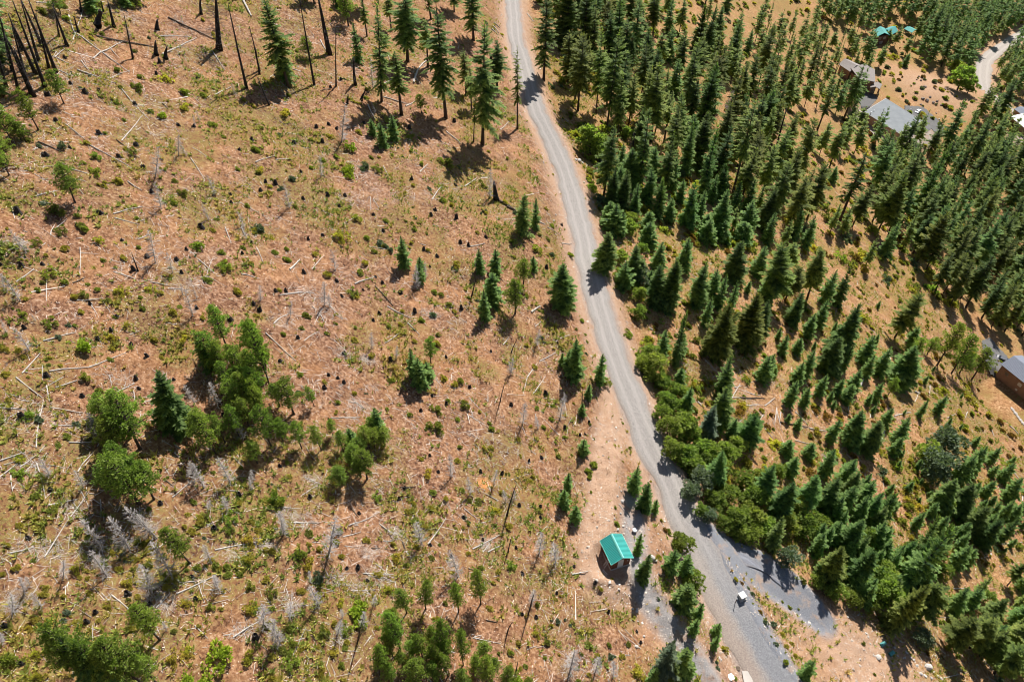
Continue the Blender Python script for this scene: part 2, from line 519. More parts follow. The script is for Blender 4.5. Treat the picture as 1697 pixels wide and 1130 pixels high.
# ---------------------------------------------------------------- ground sheet
def masks(x, y):
    veg = fbm(x, y, 9, 31, 3); veg2 = fbm(x, y, 32, 41, 2); veg3 = fbm(x, y, 3.2, 43, 2)
    v = np.clip((veg * .65 + veg3 * .42 + veg2 * .20 - .56) * 4.6, 0, 1)
    dr, ir = dist_line(x, y, road)
    w = road[ir, 2] / 2
    bare = np.clip(1 - (dr - w - 1.2) / 2.8, 0, 1)
    dry = np.clip((x - np.interp(y, road[::-1, 1][::1], road[::-1, 0])) / 8, 0, 1) * .75 + .25 * fbm(x, y, 25, 51, 2)
    dt, it = dist_line(x, y, track)
    bare = np.maximum(bare, np.clip(1.3 - (dt - track[it, 2] / 2) / 1.6, 0, 1))
    dp, ip = dist_line(x, y, pad)
    gravel = np.clip(1.1 - (dp - pad[ip, 2] / 2 + .8) / 1.6, 0, 1)
    gravel = np.maximum(gravel, .6 * np.clip(1 - (dr - w) / 1.0, 0, 1))
    bare = np.maximum(bare, np.clip(1 - (dp - pad[ip, 2] / 2) / 3.5, 0, 1) * .6)
    bare = np.maximum(bare, np.clip(1 - (np.hypot(x - shed_c.x, y - shed_c.y) - 4.0) / 3.5, 0, 1))
    b2, ib = dist_line(x, y, branch)
    gravel = np.maximum(gravel, np.clip(1.6 - (b2 - branch[ib, 2] / 2) / 1.3, 0, 1))
    g4 = dist_line(x, y, road[road[:, 1] < 58])[0]; gravel = np.maximum(gravel, np.clip(1.3 - (g4 - 4.2) / 1.2, 0, 1) * (x > np.interp(y, road[::-1, 1], road[::-1, 0])) * (y < 58))
    bare = np.maximum(bare, np.clip(1 - (b2 - branch[ib, 2] / 2) / 4., 0, 1))
    g3 = hit_base(1420, 1085)
    bare = np.maximum(bare, np.clip(1.2 - np.hypot((x - g3.x) / 16, (y - g3.y) / 9), 0, 1))
    kn = hit_base(1545, 150)
    bare = np.maximum(bare, .8 * np.clip(1.3 - np.hypot((x - kn.x) / 30, (y - kn.y) / 30), 0, 1))
    for c, r in ((h1_c, 24), (h4_c, 10)):
        gravel = np.maximum(gravel, np.clip(1 - (np.hypot(x - c.x, y - c.y) - r * .8) / 3, 0, 1) * .8)
    dv, iv = dist_line(x, y, valley)
    bare = np.maximum(bare, np.clip(1 - (dv - valley[iv, 2] / 2) / 6, 0, 1))
    v = np.clip(v + dry * .9 * np.clip(fbm(x, y, 6, 97, 3) * 3 - 1.25, 0, 1), 0, 1)
    v = v * (1 - bare) * (1 - gravel)
    rc = hit_base(803, 800)
    rust = np.clip(1.25 - np.hypot(x - rc.x, y - rc.y) / 1.1, 0, 1)
    sl = np.clip(1.5 - (b2 - branch[ib, 2] / 2) / 1.5, 0, 1)
    sl = np.maximum(sl, np.clip(1.3 - (g4 - 4.6) / 1.4, 0, 1) * (x > np.interp(y, road[::-1, 1], road[::-1, 0]) + 1.5) * (y < 57))
    return v, dry, bare, gravel, rust, sl

gv, gdry, gbare, ggrav, grust, gslate = masks(GX, GY)
nx, ny = GX.shape
micro = (vnoise(GX, GY, .9, 71) - .5) * .36 + (vnoise(GX, GY, 2.2, 72) - .5) * .2
dd, di = dist_line(GX, GY, road); quiet = np.clip((dd - road[di, 2] / 2 - .8) / 1.5, 0, 1)
dd, di = dist_line(GX, GY, branch); quiet *= np.clip((dd - branch[di, 2] / 2 - .8) / 1.5, 0, 1)
for (cx, cy, cz, r) in pads: quiet *= np.clip((np.hypot(GX - cx, GY - cy) - r + .6) / 1.0, .1, 1)
GH = GH + micro * quiet
V = np.stack([GX, GY, GH], -1).reshape(-1, 3)
I = np.arange(nx * ny).reshape(nx, ny)
F = np.stack([I[:-1, :-1], I[1:, :-1], I[1:, 1:], I[:-1, 1:]], -1).reshape(-1, 4)
me = np_mesh('ground', V, F, ground_material(), dict(veg=gv.ravel(), dry=gdry.ravel(), bare=gbare.ravel(), gravel=ggrav.ravel(), rust=grust.ravel(), slate=gslate.ravel()), True)
ground = link(bpy.data.objects.new('ground', me)); ground['kind'] = 'structure'

def ribbon(name, L, hz, mat_, across=10, lift=0.0, wob=.45):
    n = len(L); T = np.gradient(L[:, :2], axis=0); T /= np.linalg.norm(T, axis=1)[:, None]
    Nn = np.stack([T[:, 1], -T[:, 0]], 1)
    vs = []; ac = []; so = []
    e1 = (vnoise(np.arange(n) * 1., np.zeros(n), 2.2, 91) - .5) * wob * 2; e2 = (vnoise(np.arange(n) * 1., np.zeros(n), 2.5, 92) - .5) * wob * 2
    for i in range(n):
        for k in range(across + 1):
            u = -1 + 2 * k / across
            hw = L[i, 2] / 2 + (e1[i] if u < 0 else e2[i])
            x = L[i, 0] + Nn[i, 0] * u * hw; y = L[i, 1] + Nn[i, 1] * u * hw
            z = hz[i] + lift + .05 * (1 - u * u) - .02 * math.exp(-((abs(u) - .4) / .12) ** 2) - (0.055 if abs(u) > .99 else 0)
            vs.append((x, y, z)); ac.append(u); so.append(min(max((62 - y) / 18, 0), 1))
    fs = []
    w = across + 1
    for i in range(n - 1):
        for k in range(across): fs.append((i * w + k, (i + 1) * w + k, (i + 1) * w + k + 1, i * w + k + 1))
    me = np_mesh(name, vs, np.array(fs)[:, ::-1], mat_, dict(across=ac, south=so), True)
    o = link(bpy.data.objects.new(name, me)); o['kind'] = 'structure'
    return o
RN = ribbon('gravel_road', road, road_h, road_material('road_gravel', (1., .985, .98)), 14)
nb_ = int(len(branch) * .72); BR = branch[:nb_].copy(); BR[:, 2] *= .62 * np.clip((nb_ - np.arange(nb_)) / 9., .35, 1)
ribbon('gravel_driveway', BR, branch_h[:nb_], road_material('driveway_gravel', (.80, .86, 1.0), .8), 10, -.02, 1.0)
ribbon('valley_road', valley, valley_h, road_material('valley_gravel', (1.05, 1.0, .97), 1.1), 8, 0, .5)

# ---------------------------------------------------------------- plants: mesh makers
def trunk_mesh(H, r0, m, bend=0.0, seed=0, name='trunk', top=.96, rt=.12, n=7):
    rr = random.Random(seed); b = MB(); pts = []; rad = []
    for i in range(7):
        t = i / 6
        pts.append((bend * H * t * t * rr.uniform(.6, 1) , bend * H * .5 * math.sin(t * 3), -.4 + (H * top + .4) * t))
        rad.append(r0 * ((1 - t) * (1 - rt) + rt) * (1.25 if i == 0 else 1))
    b.tube(pts, rad, n)
    return b.mesh(name, m, True)

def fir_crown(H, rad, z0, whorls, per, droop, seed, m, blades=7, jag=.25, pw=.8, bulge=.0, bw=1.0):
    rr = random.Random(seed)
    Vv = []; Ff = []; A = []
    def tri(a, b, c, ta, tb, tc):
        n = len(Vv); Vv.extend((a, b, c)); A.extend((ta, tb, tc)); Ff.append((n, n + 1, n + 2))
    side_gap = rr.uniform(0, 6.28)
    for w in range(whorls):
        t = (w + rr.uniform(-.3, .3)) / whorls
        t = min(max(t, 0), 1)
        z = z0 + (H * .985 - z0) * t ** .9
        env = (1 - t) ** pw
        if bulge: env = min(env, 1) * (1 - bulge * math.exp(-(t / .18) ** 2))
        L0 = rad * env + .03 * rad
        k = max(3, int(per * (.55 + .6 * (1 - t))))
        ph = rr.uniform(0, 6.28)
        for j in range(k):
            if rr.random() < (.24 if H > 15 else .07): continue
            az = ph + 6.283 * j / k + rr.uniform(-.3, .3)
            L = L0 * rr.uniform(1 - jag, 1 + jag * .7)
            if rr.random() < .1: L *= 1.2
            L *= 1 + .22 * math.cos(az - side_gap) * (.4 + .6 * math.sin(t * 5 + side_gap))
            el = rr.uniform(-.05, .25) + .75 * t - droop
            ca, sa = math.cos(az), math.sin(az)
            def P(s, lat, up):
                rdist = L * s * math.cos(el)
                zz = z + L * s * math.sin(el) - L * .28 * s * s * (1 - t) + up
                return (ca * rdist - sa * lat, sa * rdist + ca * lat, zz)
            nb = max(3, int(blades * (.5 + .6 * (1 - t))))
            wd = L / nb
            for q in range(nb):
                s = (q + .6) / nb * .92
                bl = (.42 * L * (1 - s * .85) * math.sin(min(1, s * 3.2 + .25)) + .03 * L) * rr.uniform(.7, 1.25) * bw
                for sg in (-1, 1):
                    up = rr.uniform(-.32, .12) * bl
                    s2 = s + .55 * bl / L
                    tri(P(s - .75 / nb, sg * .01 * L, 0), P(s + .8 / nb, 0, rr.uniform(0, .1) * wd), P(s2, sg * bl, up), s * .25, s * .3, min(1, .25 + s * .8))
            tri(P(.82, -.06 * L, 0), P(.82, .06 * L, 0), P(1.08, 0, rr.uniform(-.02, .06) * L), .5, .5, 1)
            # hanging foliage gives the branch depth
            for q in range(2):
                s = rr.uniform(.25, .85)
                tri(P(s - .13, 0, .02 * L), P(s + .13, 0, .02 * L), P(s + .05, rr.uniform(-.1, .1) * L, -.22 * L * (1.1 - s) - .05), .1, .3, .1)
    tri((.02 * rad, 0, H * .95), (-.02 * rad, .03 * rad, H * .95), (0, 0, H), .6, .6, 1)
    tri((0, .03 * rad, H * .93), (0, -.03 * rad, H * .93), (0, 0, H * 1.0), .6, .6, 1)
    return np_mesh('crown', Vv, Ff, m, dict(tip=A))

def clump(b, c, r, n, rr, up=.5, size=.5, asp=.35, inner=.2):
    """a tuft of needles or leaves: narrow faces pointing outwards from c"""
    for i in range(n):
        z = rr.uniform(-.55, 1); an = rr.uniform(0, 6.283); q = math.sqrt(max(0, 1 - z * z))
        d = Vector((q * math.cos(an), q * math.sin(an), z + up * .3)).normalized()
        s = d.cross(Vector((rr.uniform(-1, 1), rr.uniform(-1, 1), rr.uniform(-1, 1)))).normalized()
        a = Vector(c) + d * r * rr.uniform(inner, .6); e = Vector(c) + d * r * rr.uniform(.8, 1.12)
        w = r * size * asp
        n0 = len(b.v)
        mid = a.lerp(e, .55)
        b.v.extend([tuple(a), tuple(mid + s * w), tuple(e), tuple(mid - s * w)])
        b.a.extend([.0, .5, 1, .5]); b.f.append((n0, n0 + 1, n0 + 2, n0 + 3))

def pine_crown(H, rad, z0, seed, m, lean=.1, nl=46, cn=32):
    rr = random.Random(seed); b = MB(); tw = MB()
    for i in range(nl):
        t = (i + rr.random()) / nl
        z = z0 + (H - z0) * t * .93
        env = min(1, (t + .14) * 3.2) * (1 - t) ** .62 + .14
        az = i * 2.4 + rr.uniform(-.5, .5); L = rad * env * rr.uniform(.5, 1.05)
        ex = (math.cos(az) * L, math.sin(az) * L, z + L * rr.uniform(.05, .5))
        tw.tube([(0, 0, z - .1 * L), ((ex[0]) * .6, ex[1] * .6, (z + ex[2]) / 2), ex], [.035 * rad, .022 * rad, .01 * rad], 4, False)
        nc = 2 + (L > .6 * rad) + (L > .85 * rad)
        for k in range(nc):
            s = 1 - k * .27
            c = (ex[0] * s + rr.uniform(-.14, .14) * rad, ex[1] * s + rr.uniform(-.14, .14) * rad, z + (ex[2] - z) * s + rr.uniform(-.05, .15) * rad)
            clump(b, c, rad * rr.uniform(.15, .25), cn, rr, .8, .5, .26)
    clump(b, (0, 0, H * .97), rad * .22, cn, rr, .8, .5, .26)
    return b.mesh('crown', m, False, 'tip'), tw.mesh('limbs', M['bark'])

def leafy_crown(H, rad, z0, seed, m, lobes=16, per=70, leaf=.30, squash=1.0):
    rr = random.Random(seed); b = MB()
    for i in range(lobes):
        t = rr.random(); an = rr.uniform(0, 6.283); zc = z0 + (H - z0) * (.12 + .8 * t)
        q = math.sqrt(max(.05, 1 - ((t - .4) / .65) ** 2)) * rad * rr.uniform(.25, .78)
        c = (q * math.cos(an), q * math.sin(an), zc)
        clump(b, c, rad * rr.uniform(.26, .42), per, rr, .5, leaf, .5, .35)
    clump(b, (0, 0, H - rad * .25), rad * .35, per, rr, .5, leaf, .5, .35)
    return b.mesh('crown', m, False, 'tip')

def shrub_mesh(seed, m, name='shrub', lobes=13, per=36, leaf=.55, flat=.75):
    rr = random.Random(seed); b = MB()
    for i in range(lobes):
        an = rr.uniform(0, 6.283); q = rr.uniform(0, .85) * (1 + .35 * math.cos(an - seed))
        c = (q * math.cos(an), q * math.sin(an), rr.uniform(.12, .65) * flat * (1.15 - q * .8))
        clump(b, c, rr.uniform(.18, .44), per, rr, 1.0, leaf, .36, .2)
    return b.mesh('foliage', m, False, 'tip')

def stems_mesh(seed):
    rr = random.Random(seed); b = MB()
    for i in range(7):
        an = rr.uniform(0, 6.283); q = rr.uniform(.2, .5)
        b.tube([(0, 0, -.08), (q * .5 * math.cos(an), q * .5 * math.sin(an), .3), (q * math.cos(an), q * math.sin(an), .62)], [.035, .022, .01], 4, False)
    return b.mesh('stems', M['bark'])

def snag_branches(H, rad, seed, n=110, m=None, up=.4, z0=.06):
    rr = random.Random(seed); b = MB()
    for i in range(n):
        t = rr.random() ** .9; z = H * (z0 + (.97 - z0) * t)
        L = rad * (1 - t) ** .6 * rr.uniform(.4, 1.15) + .1
        az = rr.uniform(0, 6.283); ca, sa = math.cos(az), math.sin(az)
        k = rr.uniform(-.5, .3)
        pts = [(0, 0, z), (ca * L * .55, sa * L * .55, z + L * .05 + k * L * .3), (ca * L, sa * L, z + L * up * rr.uniform(.2, 1.2) + k * L * .3)]
        b.tube(pts, [.022, .015, .006], 3, False)
        for q in range(3):
            s = rr.uniform(.35, .95); l2 = L * .35
            p0 = Vector(pts[0]).lerp(Vector(pts[2]), s) - Vector((0, 0, .05 * L))
            a2 = az + rr.choice((-1, 1)) * rr.uniform(.5, 1.0)
            b.tube([p0, p0 + Vector((math.cos(a2) * l2, math.sin(a2) * l2, l2 * rr.uniform(-.3, .6)))], [.012, .005], 3, False)
    return b.mesh('branches', m or M['twig'])

# variants: (crown meshes, trunk mesh, reference height, reference radius)
VAR = {}
def fir_variants(key, n, H, rad, z0, whorls, per, droop, mat_, blades, jag, pw, r0, bulge=0., bw=1.):
    out = []
    for i in range(n):
        z = z0 * (1 + (i % 3 - 1) * .25); q = random.Random(i * 17 + len(key) + ord(key[0])); rad_ = rad * q.uniform(.78, 1.2); pw_ = pw + q.uniform(-.12, .2); jag_ = jag + q.uniform(-.08, .12); dr_ = droop + q.uniform(-.1, .12)
        out.append((fir_crown(H, rad_, z, int(whorls * q.uniform(.8, 1.1)), per, dr_, 100 + i * 7 + len(VAR) * 31, mat_, blades, jag_, pw_, bulge, bw),
                    trunk_mesh(H, r0, M['bark'], 0.0, i), H, rad))
    VAR[key] = out
fir_variants('f', 8, 8., 2.2, .2, 22, 9, .10, M['fir'], 7, .28, .60, .16, .15, 1.25)
fir_variants('t', 8, 24., 3.9, 5.0, 30, 7, .30, M['fir'], 9, .50, .50, .38, .40, 1.15)
fir_variants('n', 9, 20., 3.0, 4.5, 30, 7, .20, M['firo'], 8, .45, .52, .24, .35, 1.2)
fir_variants('o', 8, 14., 3.1, .7, 28, 9, .12, M['fir'], 8, .34, .62, .24, .2, 1.25)
fir_variants('v', 3, 22., 1.5, 8.0, 26, 5, .35, M['firo'], 5, .5, .5, .2, .3, .9)      # thin sparse
fir_variants('w', 5, 14., 3.2, .6, 44, 12, .10, M['fir'], 12, .32, .62, .24, .2, 1.0)
for i_ in (1, 3): VAR['w'][i_][0].materials[0] = M['firo']
VAR['p'] = []
for i in range(5):
    c, l = pine_crown(6., 1.75, 1.7, 300 + i, M['pine'])
    VAR['p'].append((c, trunk_mesh(6., .13, M['bark'], .04, i), 6., 1.75, l))
VAR['q'] = [(leafy_crown(5., 2.4, .6, 400 + i, M['leaf'], 22, 80), trunk_mesh(4.2, .16, M['bark'], .05, i), 5., 2.4) for i in range(4)]
VAR['qs'] = [(leafy_crown(5., 2.4, .6, 420 + i, M['grey'], 22, 80, .26), trunk_mesh(4.2, .16, M['bark'], .05, i), 5., 2.4) for i in range(2)]
VAR['h'] = [(fir_crown(9., 2.5, .3, 24, 9, .1, 460 + i, M['grey'], 7, .25, .8, .3, 1.2), trunk_mesh(9., .18, M['bark'], 0, i), 9., 2.5) for i in range(2)]
SH = {k: [(shrub_mesh(500 + i * 3 + ord(k), M['b' + k]), stems_mesh(i)) for i in range(4)] for k in 'gylods'}
SNAG = [(snag_branches(4.2, .72, 600 + i, 95), trunk_mesh(4.2, .07, M['deadwood'], .05 * (i % 2), i, 'trunk', 1.0, .15, 5)) for i in range(6)]
POLE = [(snag_branches(14., 1.1, 640 + i, 34 + 26 * (i % 2), M['char'], .1, .25), trunk_mesh(14., .20, M['char'], .015 * i, i, 'trunk', 1.0, .25, 7)) for i in range(4)]

THINGS = []          # (object, kind word, photo x, photo y, size class, colour word) for the labels
def things_add(o, kind, p, size, colour, extra=None):
    x, y, s = project(p)
    THINGS.append(dict(o=o, kind=kind, x=x, y=y, size=size, colour=colour, extra=extra))

def inst(name, mesh, parent):
    o = bpy.data.objects.new(name, mesh); COL.objects.link(o); o.parent = parent
    return o

NAMES = dict(w='fir_tree', f='fir_tree', t='tall_fir_tree', n='tall_fir_tree', o='fir_tree', v='tall_fir_tree', p='pine_tree', q='broadleaf_tree', qs='broadleaf_tree', h='fir_tree')
CATS = dict(w='fir tree', f='fir tree', t='fir tree', n='fir tree', o='fir tree', v='fir tree', p='pine tree', q='broadleaf tree', qs='broadleaf tree', h='fir tree')
GRP = dict(w='conifers on the hillside', f='conifers on the hillside', t='conifers on the hillside', n='conifers on the hillside', o='conifers on the hillside', v='conifers on the hillside', h='conifers on the hillside',
           p='pines in the clearing', q='broadleaf trees below the road', qs='broadleaf trees below the road')
FAR = []             # conifers beyond the first three hundred
NFIR = [0]
FIRQ = []; SHQ = []; LOGQ = []; DEFER = [True]
def tree(kind, x, y, H, rad=None, lean=(0, 0), px=None):
    if DEFER[0] and kind in 'ftnovhw': FIRQ.append((kind, x, y, H, rad)); return
    p = Vector((x, y, gh(x, y) - .05))
    var = VAR[kind]; v = var[random.randrange(len(var))]
    sz = H / v[2]; sr = sz if rad is None else rad / v[3]
    if kind in 'ftnovhw': sr *= random.uniform(.85, 1.12)
    e = empty(NAMES[kind], p, random.uniform(0, 6.28))
    e.rotation_euler = (random.gauss(0, .04), random.gauss(0, .04), random.uniform(0, 6.28))
    e.scale = (sr, sr, sz)
    inst('trunk', v[1], e); inst('crown', v[0], e)
    if len(v) > 4: inst('limbs', v[4], e)
    e['category'] = CATS[kind]; e['group'] = GRP[kind]
    if kind in 'ftnovhw': NFIR[0] += 1
    size = {'q': ('low', 'round', 'large'), 'p': ('small', 'mid-sized', 'large')}.get(kind[0], ('small', 'young', 'tall'))
    lim = {'q': (3, 5), 'p': (3.5, 6)}.get(kind[0], (5, 12))
    sc = size[0] if H < lim[0] else size[1] if H < lim[1] else size[2]
    colour = {'w': 'dense dark green', 'f': 'dark green', 't': 'dark green', 'n': 'olive green', 'o': 'dark green', 'v': 'thin sparse', 'p': 'tufted green', 'q': 'leafy green', 'qs': 'grey-green', 'h': 'grey-green'}[kind]
    things_add(e, CATS[kind], (x, y, p.z + H * .5), sc, colour)
    return e

def slope_at(x):
    return math.atan(max(.08, .53 if x < 140 else .53 - .45 * min(1, (x - 140) / 130)))

def shrub(ck, x, y, r, flat=1.0):
    p = Vector((x, y, gh(x, y) - .03)); v = random.choice(SH[ck])
    e = empty('shrub', p, random.uniform(0, 6.28)); s = r / .92
    e.scale = (s * random.uniform(.9, 1.1), s * random.uniform(.9, 1.1), s * flat)
    e.rotation_euler = (Vector((math.sin(slope_at(x) * .85), 0, math.cos(slope_at(x) * .85)))).to_track_quat('Z', 'Y').to_euler()
    inst('foliage', v[0], e)
    if r > .55: inst('stems', v[1], e)
    e['category'] = 'shrub'; e['group'] = 'shrubs scattered over the hillside'
    things_add(e, 'shrub', (x, y, p.z + r * .5), 'small' if r < .7 else 'rounded' if r < 1.5 else 'large',
               dict(g='green', y='yellow-green', l='lime green', o='rusty orange', d='dark olive', s='grey-green')[ck])
    return e

def snag(x, y, H, tx=None, ty=None):
    p = Vector((x, y, gh(x, y) - .05)); v = random.choice(SNAG); s = H / 4.2
    e = empty('dead_snag', p); lx = 0.
    if tx is not None:
        sx, sy, sc = project((x, y, p.z + H)); lx = max(-.4, min(.4, (tx - sx) / sc / H))
    e.rotation_euler = (random.gauss(0, .04), lx, 0) ; e.scale = (s, s, s)
    inst('trunk', v[1], e); inst('branches', v[0], e)['kind'] = 'stuff'
    e['category'] = 'dead tree'; e['group'] = 'grey standing snags in the clearing'
    things_add(e, 'dead snag', (x, y, p.z + H * .4), 'short' if H < 2.5 else 'bristly' if H < 4.5 else 'tall', 'grey')
    return e

def pole(x, y, H, tx=None, rad=.2, vi=None):
    p = Vector((x, y, gh(x, y) - .1)); v = POLE[vi if vi is not None else random.randrange(4)]
    s = H / 14.; sr = rad / .20
    e = empty('burnt_trunk', p); lx = 0.
    if tx is not None:
        sx, sy, sc = project((x, y, p.z + H)); lx = max(-.25, min(.25, (tx - sx) / sc / H))
    e.rotation_euler = (random.gauss(0, .02), lx, 0); e.scale = (sr, sr, s)
    inst('trunk', v[1], e)
    if H > 5: inst('branches', v[0], e)['kind'] = 'stuff'
    e['category'] = 'burnt tree'; e['group'] = 'burnt trunks left standing'
    things_add(e, 'burnt trunk', (x, y, p.z + H * .3), 'short' if H < 4 else 'bare' if H < 12 else 'tall', 'black')
    return e

LOGC = [0]
def log(p, q, rad=.11, mk='deadwood', br=True):
    LOGC[0] += 1; rr = random.Random(LOGC[0])
    p = Vector(p); q = Vector(q); n = max(3, int((q - p).length / 1.0)); b = MB(); pts = []; rd = []
    c = p.copy(); side = Vector((-(q - p).y, (q - p).x, 0)).normalized()
    bow = rr.uniform(-.02, .02) * (q - p).length
    for i in range(n + 1):
        t = i / n; w = p.lerp(q, t) + side * bow * math.sin(t * math.pi)
        pts.append(Vector((w.x, w.y, gh(w.x, w.y) + rad * .8))); rd.append(rad * (1 - .55 * t) * rr.uniform(.9, 1.1))
    for i in range(1, n): pts[i].z = max(pts[i].z, (pts[i - 1].z + pts[i + 1].z) / 2 - .02)
    pts = [x - c for x in pts]
    b.tube(pts, rd, 6)
    if br:
        for k in range(int((q - p).length * 1.3)):
            i = rr.randrange(n); s = pts[i].lerp(pts[i + 1], rr.random()); L = rr.uniform(.25, .9)
            d = side * rr.choice((-1, 1)) * rr.uniform(.4, 1) + (q - p).normalized() * rr.uniform(.2, .9) + Vector((0, 0, rr.uniform(.0, .7)))
            b.tube([s, s + d * L * .5, s + d * L + Vector((0, 0, -.1 * L))], [.022, .014, .006], 3, False)
    o = b.build('fallen_log', M[mk]); o.location = c
    L = (q - p).length
    o['category'] = 'log'; o['group'] = 'fallen logs on the slope'
    things_add(o, 'fallen log', (p + q) / 2, 'short' if L < 3.5 else 'long' if L < 8 else 'very long', 'bleached' if mk == 'deadwood' else 'dark')
    return o

def stump_mesh(seed):
    rr = random.Random(seed); b = MB(); n = 11; vs = []
    h = rr.uniform(.45, .8)
    rs = [rr.uniform(.85, 1.15) for _ in range(n)]
    for lv, (z, r) in enumerate(((-.25, .62), (.05, .50), (h, .40), (h - .02, .29), (h * .35, .18))):
        for k in range(n):
            a = 6.283 * k / n
            zz = z + (rr.uniform(-.16, .2) if lv in (2, 3) else 0)
            vs.append((r * rs[k] * math.cos(a), r * rs[k] * math.sin(a), zz))
    fs = []
    for l in range(4):
        for k in range(n):
            k2 = (k + 1) % n; fs.append((l * n + k, l * n + k2, (l + 1) * n + k2, (l + 1) * n + k))
    fs.append(tuple(4 * n + k for k in range(n)))
    b.add(vs, fs)
    return b.mesh('tree_stump', M['char'])
STUMP = [stump_mesh(i) for i in range(5)]
def stump(x, y, r=.45):
    o = bpy.data.objects.new('tree_stump', random.choice(STUMP)); COL.objects.link(o)
    o.location = (x, y, gh(x, y)); s = r / .5
    o.rotation_euler = (random.uniform(-.12, .12), random.uniform(-.12, .12), random.uniform(0, 6.28)); o.scale = (s, s, s * random.uniform(.8, 1.5))
    o['category'] = 'stump'; o['group'] = 'charred stumps in the clearing'
    things_add(o, 'stump', o.location, 'small' if r < .4 else 'wide', 'charred black')

def rock_mesh(seed, m):
    rr = random.Random(seed); b = MB()
    import bmesh
    bm = bmesh.new(); bmesh.ops.create_icosphere(bm, subdivisions=2, radius=1)
    cuts = [Vector((rr.gauss(0, 1), rr.gauss(0, 1), rr.gauss(0, 1))).normalized() for _ in range(7)]
    for v in bm.verts:
        for c in cuts:
            d = v.co.dot(c)
            if d > .68: v.co -= c * (d - .68)
        v.co *= rr.uniform(.94, 1.05); v.co.z *= .7
    me = bpy.data.meshes.new('boulder'); bm.to_mesh(me); bm.free(); me.materials.append(m)
    return me
ROCK = [rock_mesh(i, M['rock']) for i in range(5)]
ROCKD = [rock_mesh(i + 9, M['rockd']) for i in range(3)]
def rock(x, y, r, dark=False):
    o = bpy.data.objects.new('boulder', random.choice(ROCKD if dark else ROCK)); COL.objects.link(o)
    o.location = (x, y, gh(x, y) + r * .2); o.scale = (r, r * random.uniform(.7, 1), r * random.uniform(.8, 1.1)); o.rotation_euler = (0, 0, random.uniform(0, 6.28))
    o['category'] = 'boulder'; o['group'] = 'boulders'
    things_add(o, 'boulder', o.location, 'small' if r < .35 else 'big', 'dark' if dark else 'pale')

# ---------------------------------------------------------------- placement lists, one block per patch of the place
USED = []            # photo positions already taken by hand-placed trees
def place(X0, Y0, text):
    Z = 2.974
    for item in text.replace('\n', ' ').split(';'):
        w = item.split()
        if not w: continue
        k = w[0]; a = [float(q) for q in w[1:]]
        X = lambda i: X0 + a[i] / Z
        Y = lambda i: Y0 + a[i] / Z
        if k in ('f', 't', 'n', 'p', 'o', 'v', 'h'):
            p = at(X(0), Y(1)); H = height_to(p, Y(2)); s = project(p)[2]
            rad = a[3] / Z / s if len(a) > 3 else None
            if rad is None:
                v = VAR[k][0]; sz = H / v[2]; rad = v[3] * sz
                if k in 'fo': rad = max(rad, .5)
            if k not in 'pt': rad *= (1.08 if k == 'f' else 1.2) if len(a) > 3 else 1
            if k == 'p': rad *= .97
            if k in 'on' and X(0) > 1267 and Y(1) > 700:
                H = min(H, 10.5) if not (X(0) < 1480 and Y(1) > 1030) else min(H, 15); rad = min(rad, 2.7)
            if k == 'p': H = max(H, rad * 1.5)
            if k in 'tv': H = min(H, 33)
            if k in 'tvno' and rad: rad = min(rad, 4.0 if k in 'to' else 3.4)
            tree(k, p.x, p.y, H, rad); USED.append((X(0), (Y(1) + Y(2)) / 2, Y(1)))
        elif k in ('q', 'qs'):
            s0 = project(at(X(0), Y(1)))[2]; r = a[2] / Z / s0
            p = at(X(0), Y(1) + a[2] / Z * .75)
            tree(k, p.x, p.y, r * 1.8, r * 1.12); USED.append((X(0), Y(1), Y(1) + a[2] / Z))
        elif k[0] == 'b':
            p = at(X(0), Y(1) + a[2] / Z * .3); r = a[2] / Z / project(p)[2]
            SHQ.append((k[1], p.x, p.y, r))
        elif k == 's':
            p = at(X(0), Y(1)); snag(p.x, p.y, height_to(p, Y(3)), X(2))
        elif k == 'k':
            p = at(X(0), Y(1)); s = project(p)[2]
            pole(p.x, p.y, height_to(p, Y(3)), X(2), (a[4] if len(a) > 4 else 5) / Z / s)
        elif k == 'l' or k == 'd':
            p = at(X(0), Y(1)); q = at(X(2), Y(3)); s = project(p)[2]
            LOGQ.append((p, q, (.45 + .52 * (a[4] if len(a) > 4 else 4.2)) / Z / s, 'deadwood' if k == 'l' else 'darkwood'))
        elif k == 'u':
            p = at(X(0), Y(1)); r = .62 * (a[2] if len(a) > 2 else 14) / Z / project(p)[2]; stump(p.x, p.y, min(max(r, .2), .55))
        elif k in ('r', 'rd'):
            p = at(X(0), Y(1)); rock(p.x, p.y, a[2] / Z / project(p)[2], k == 'rd')

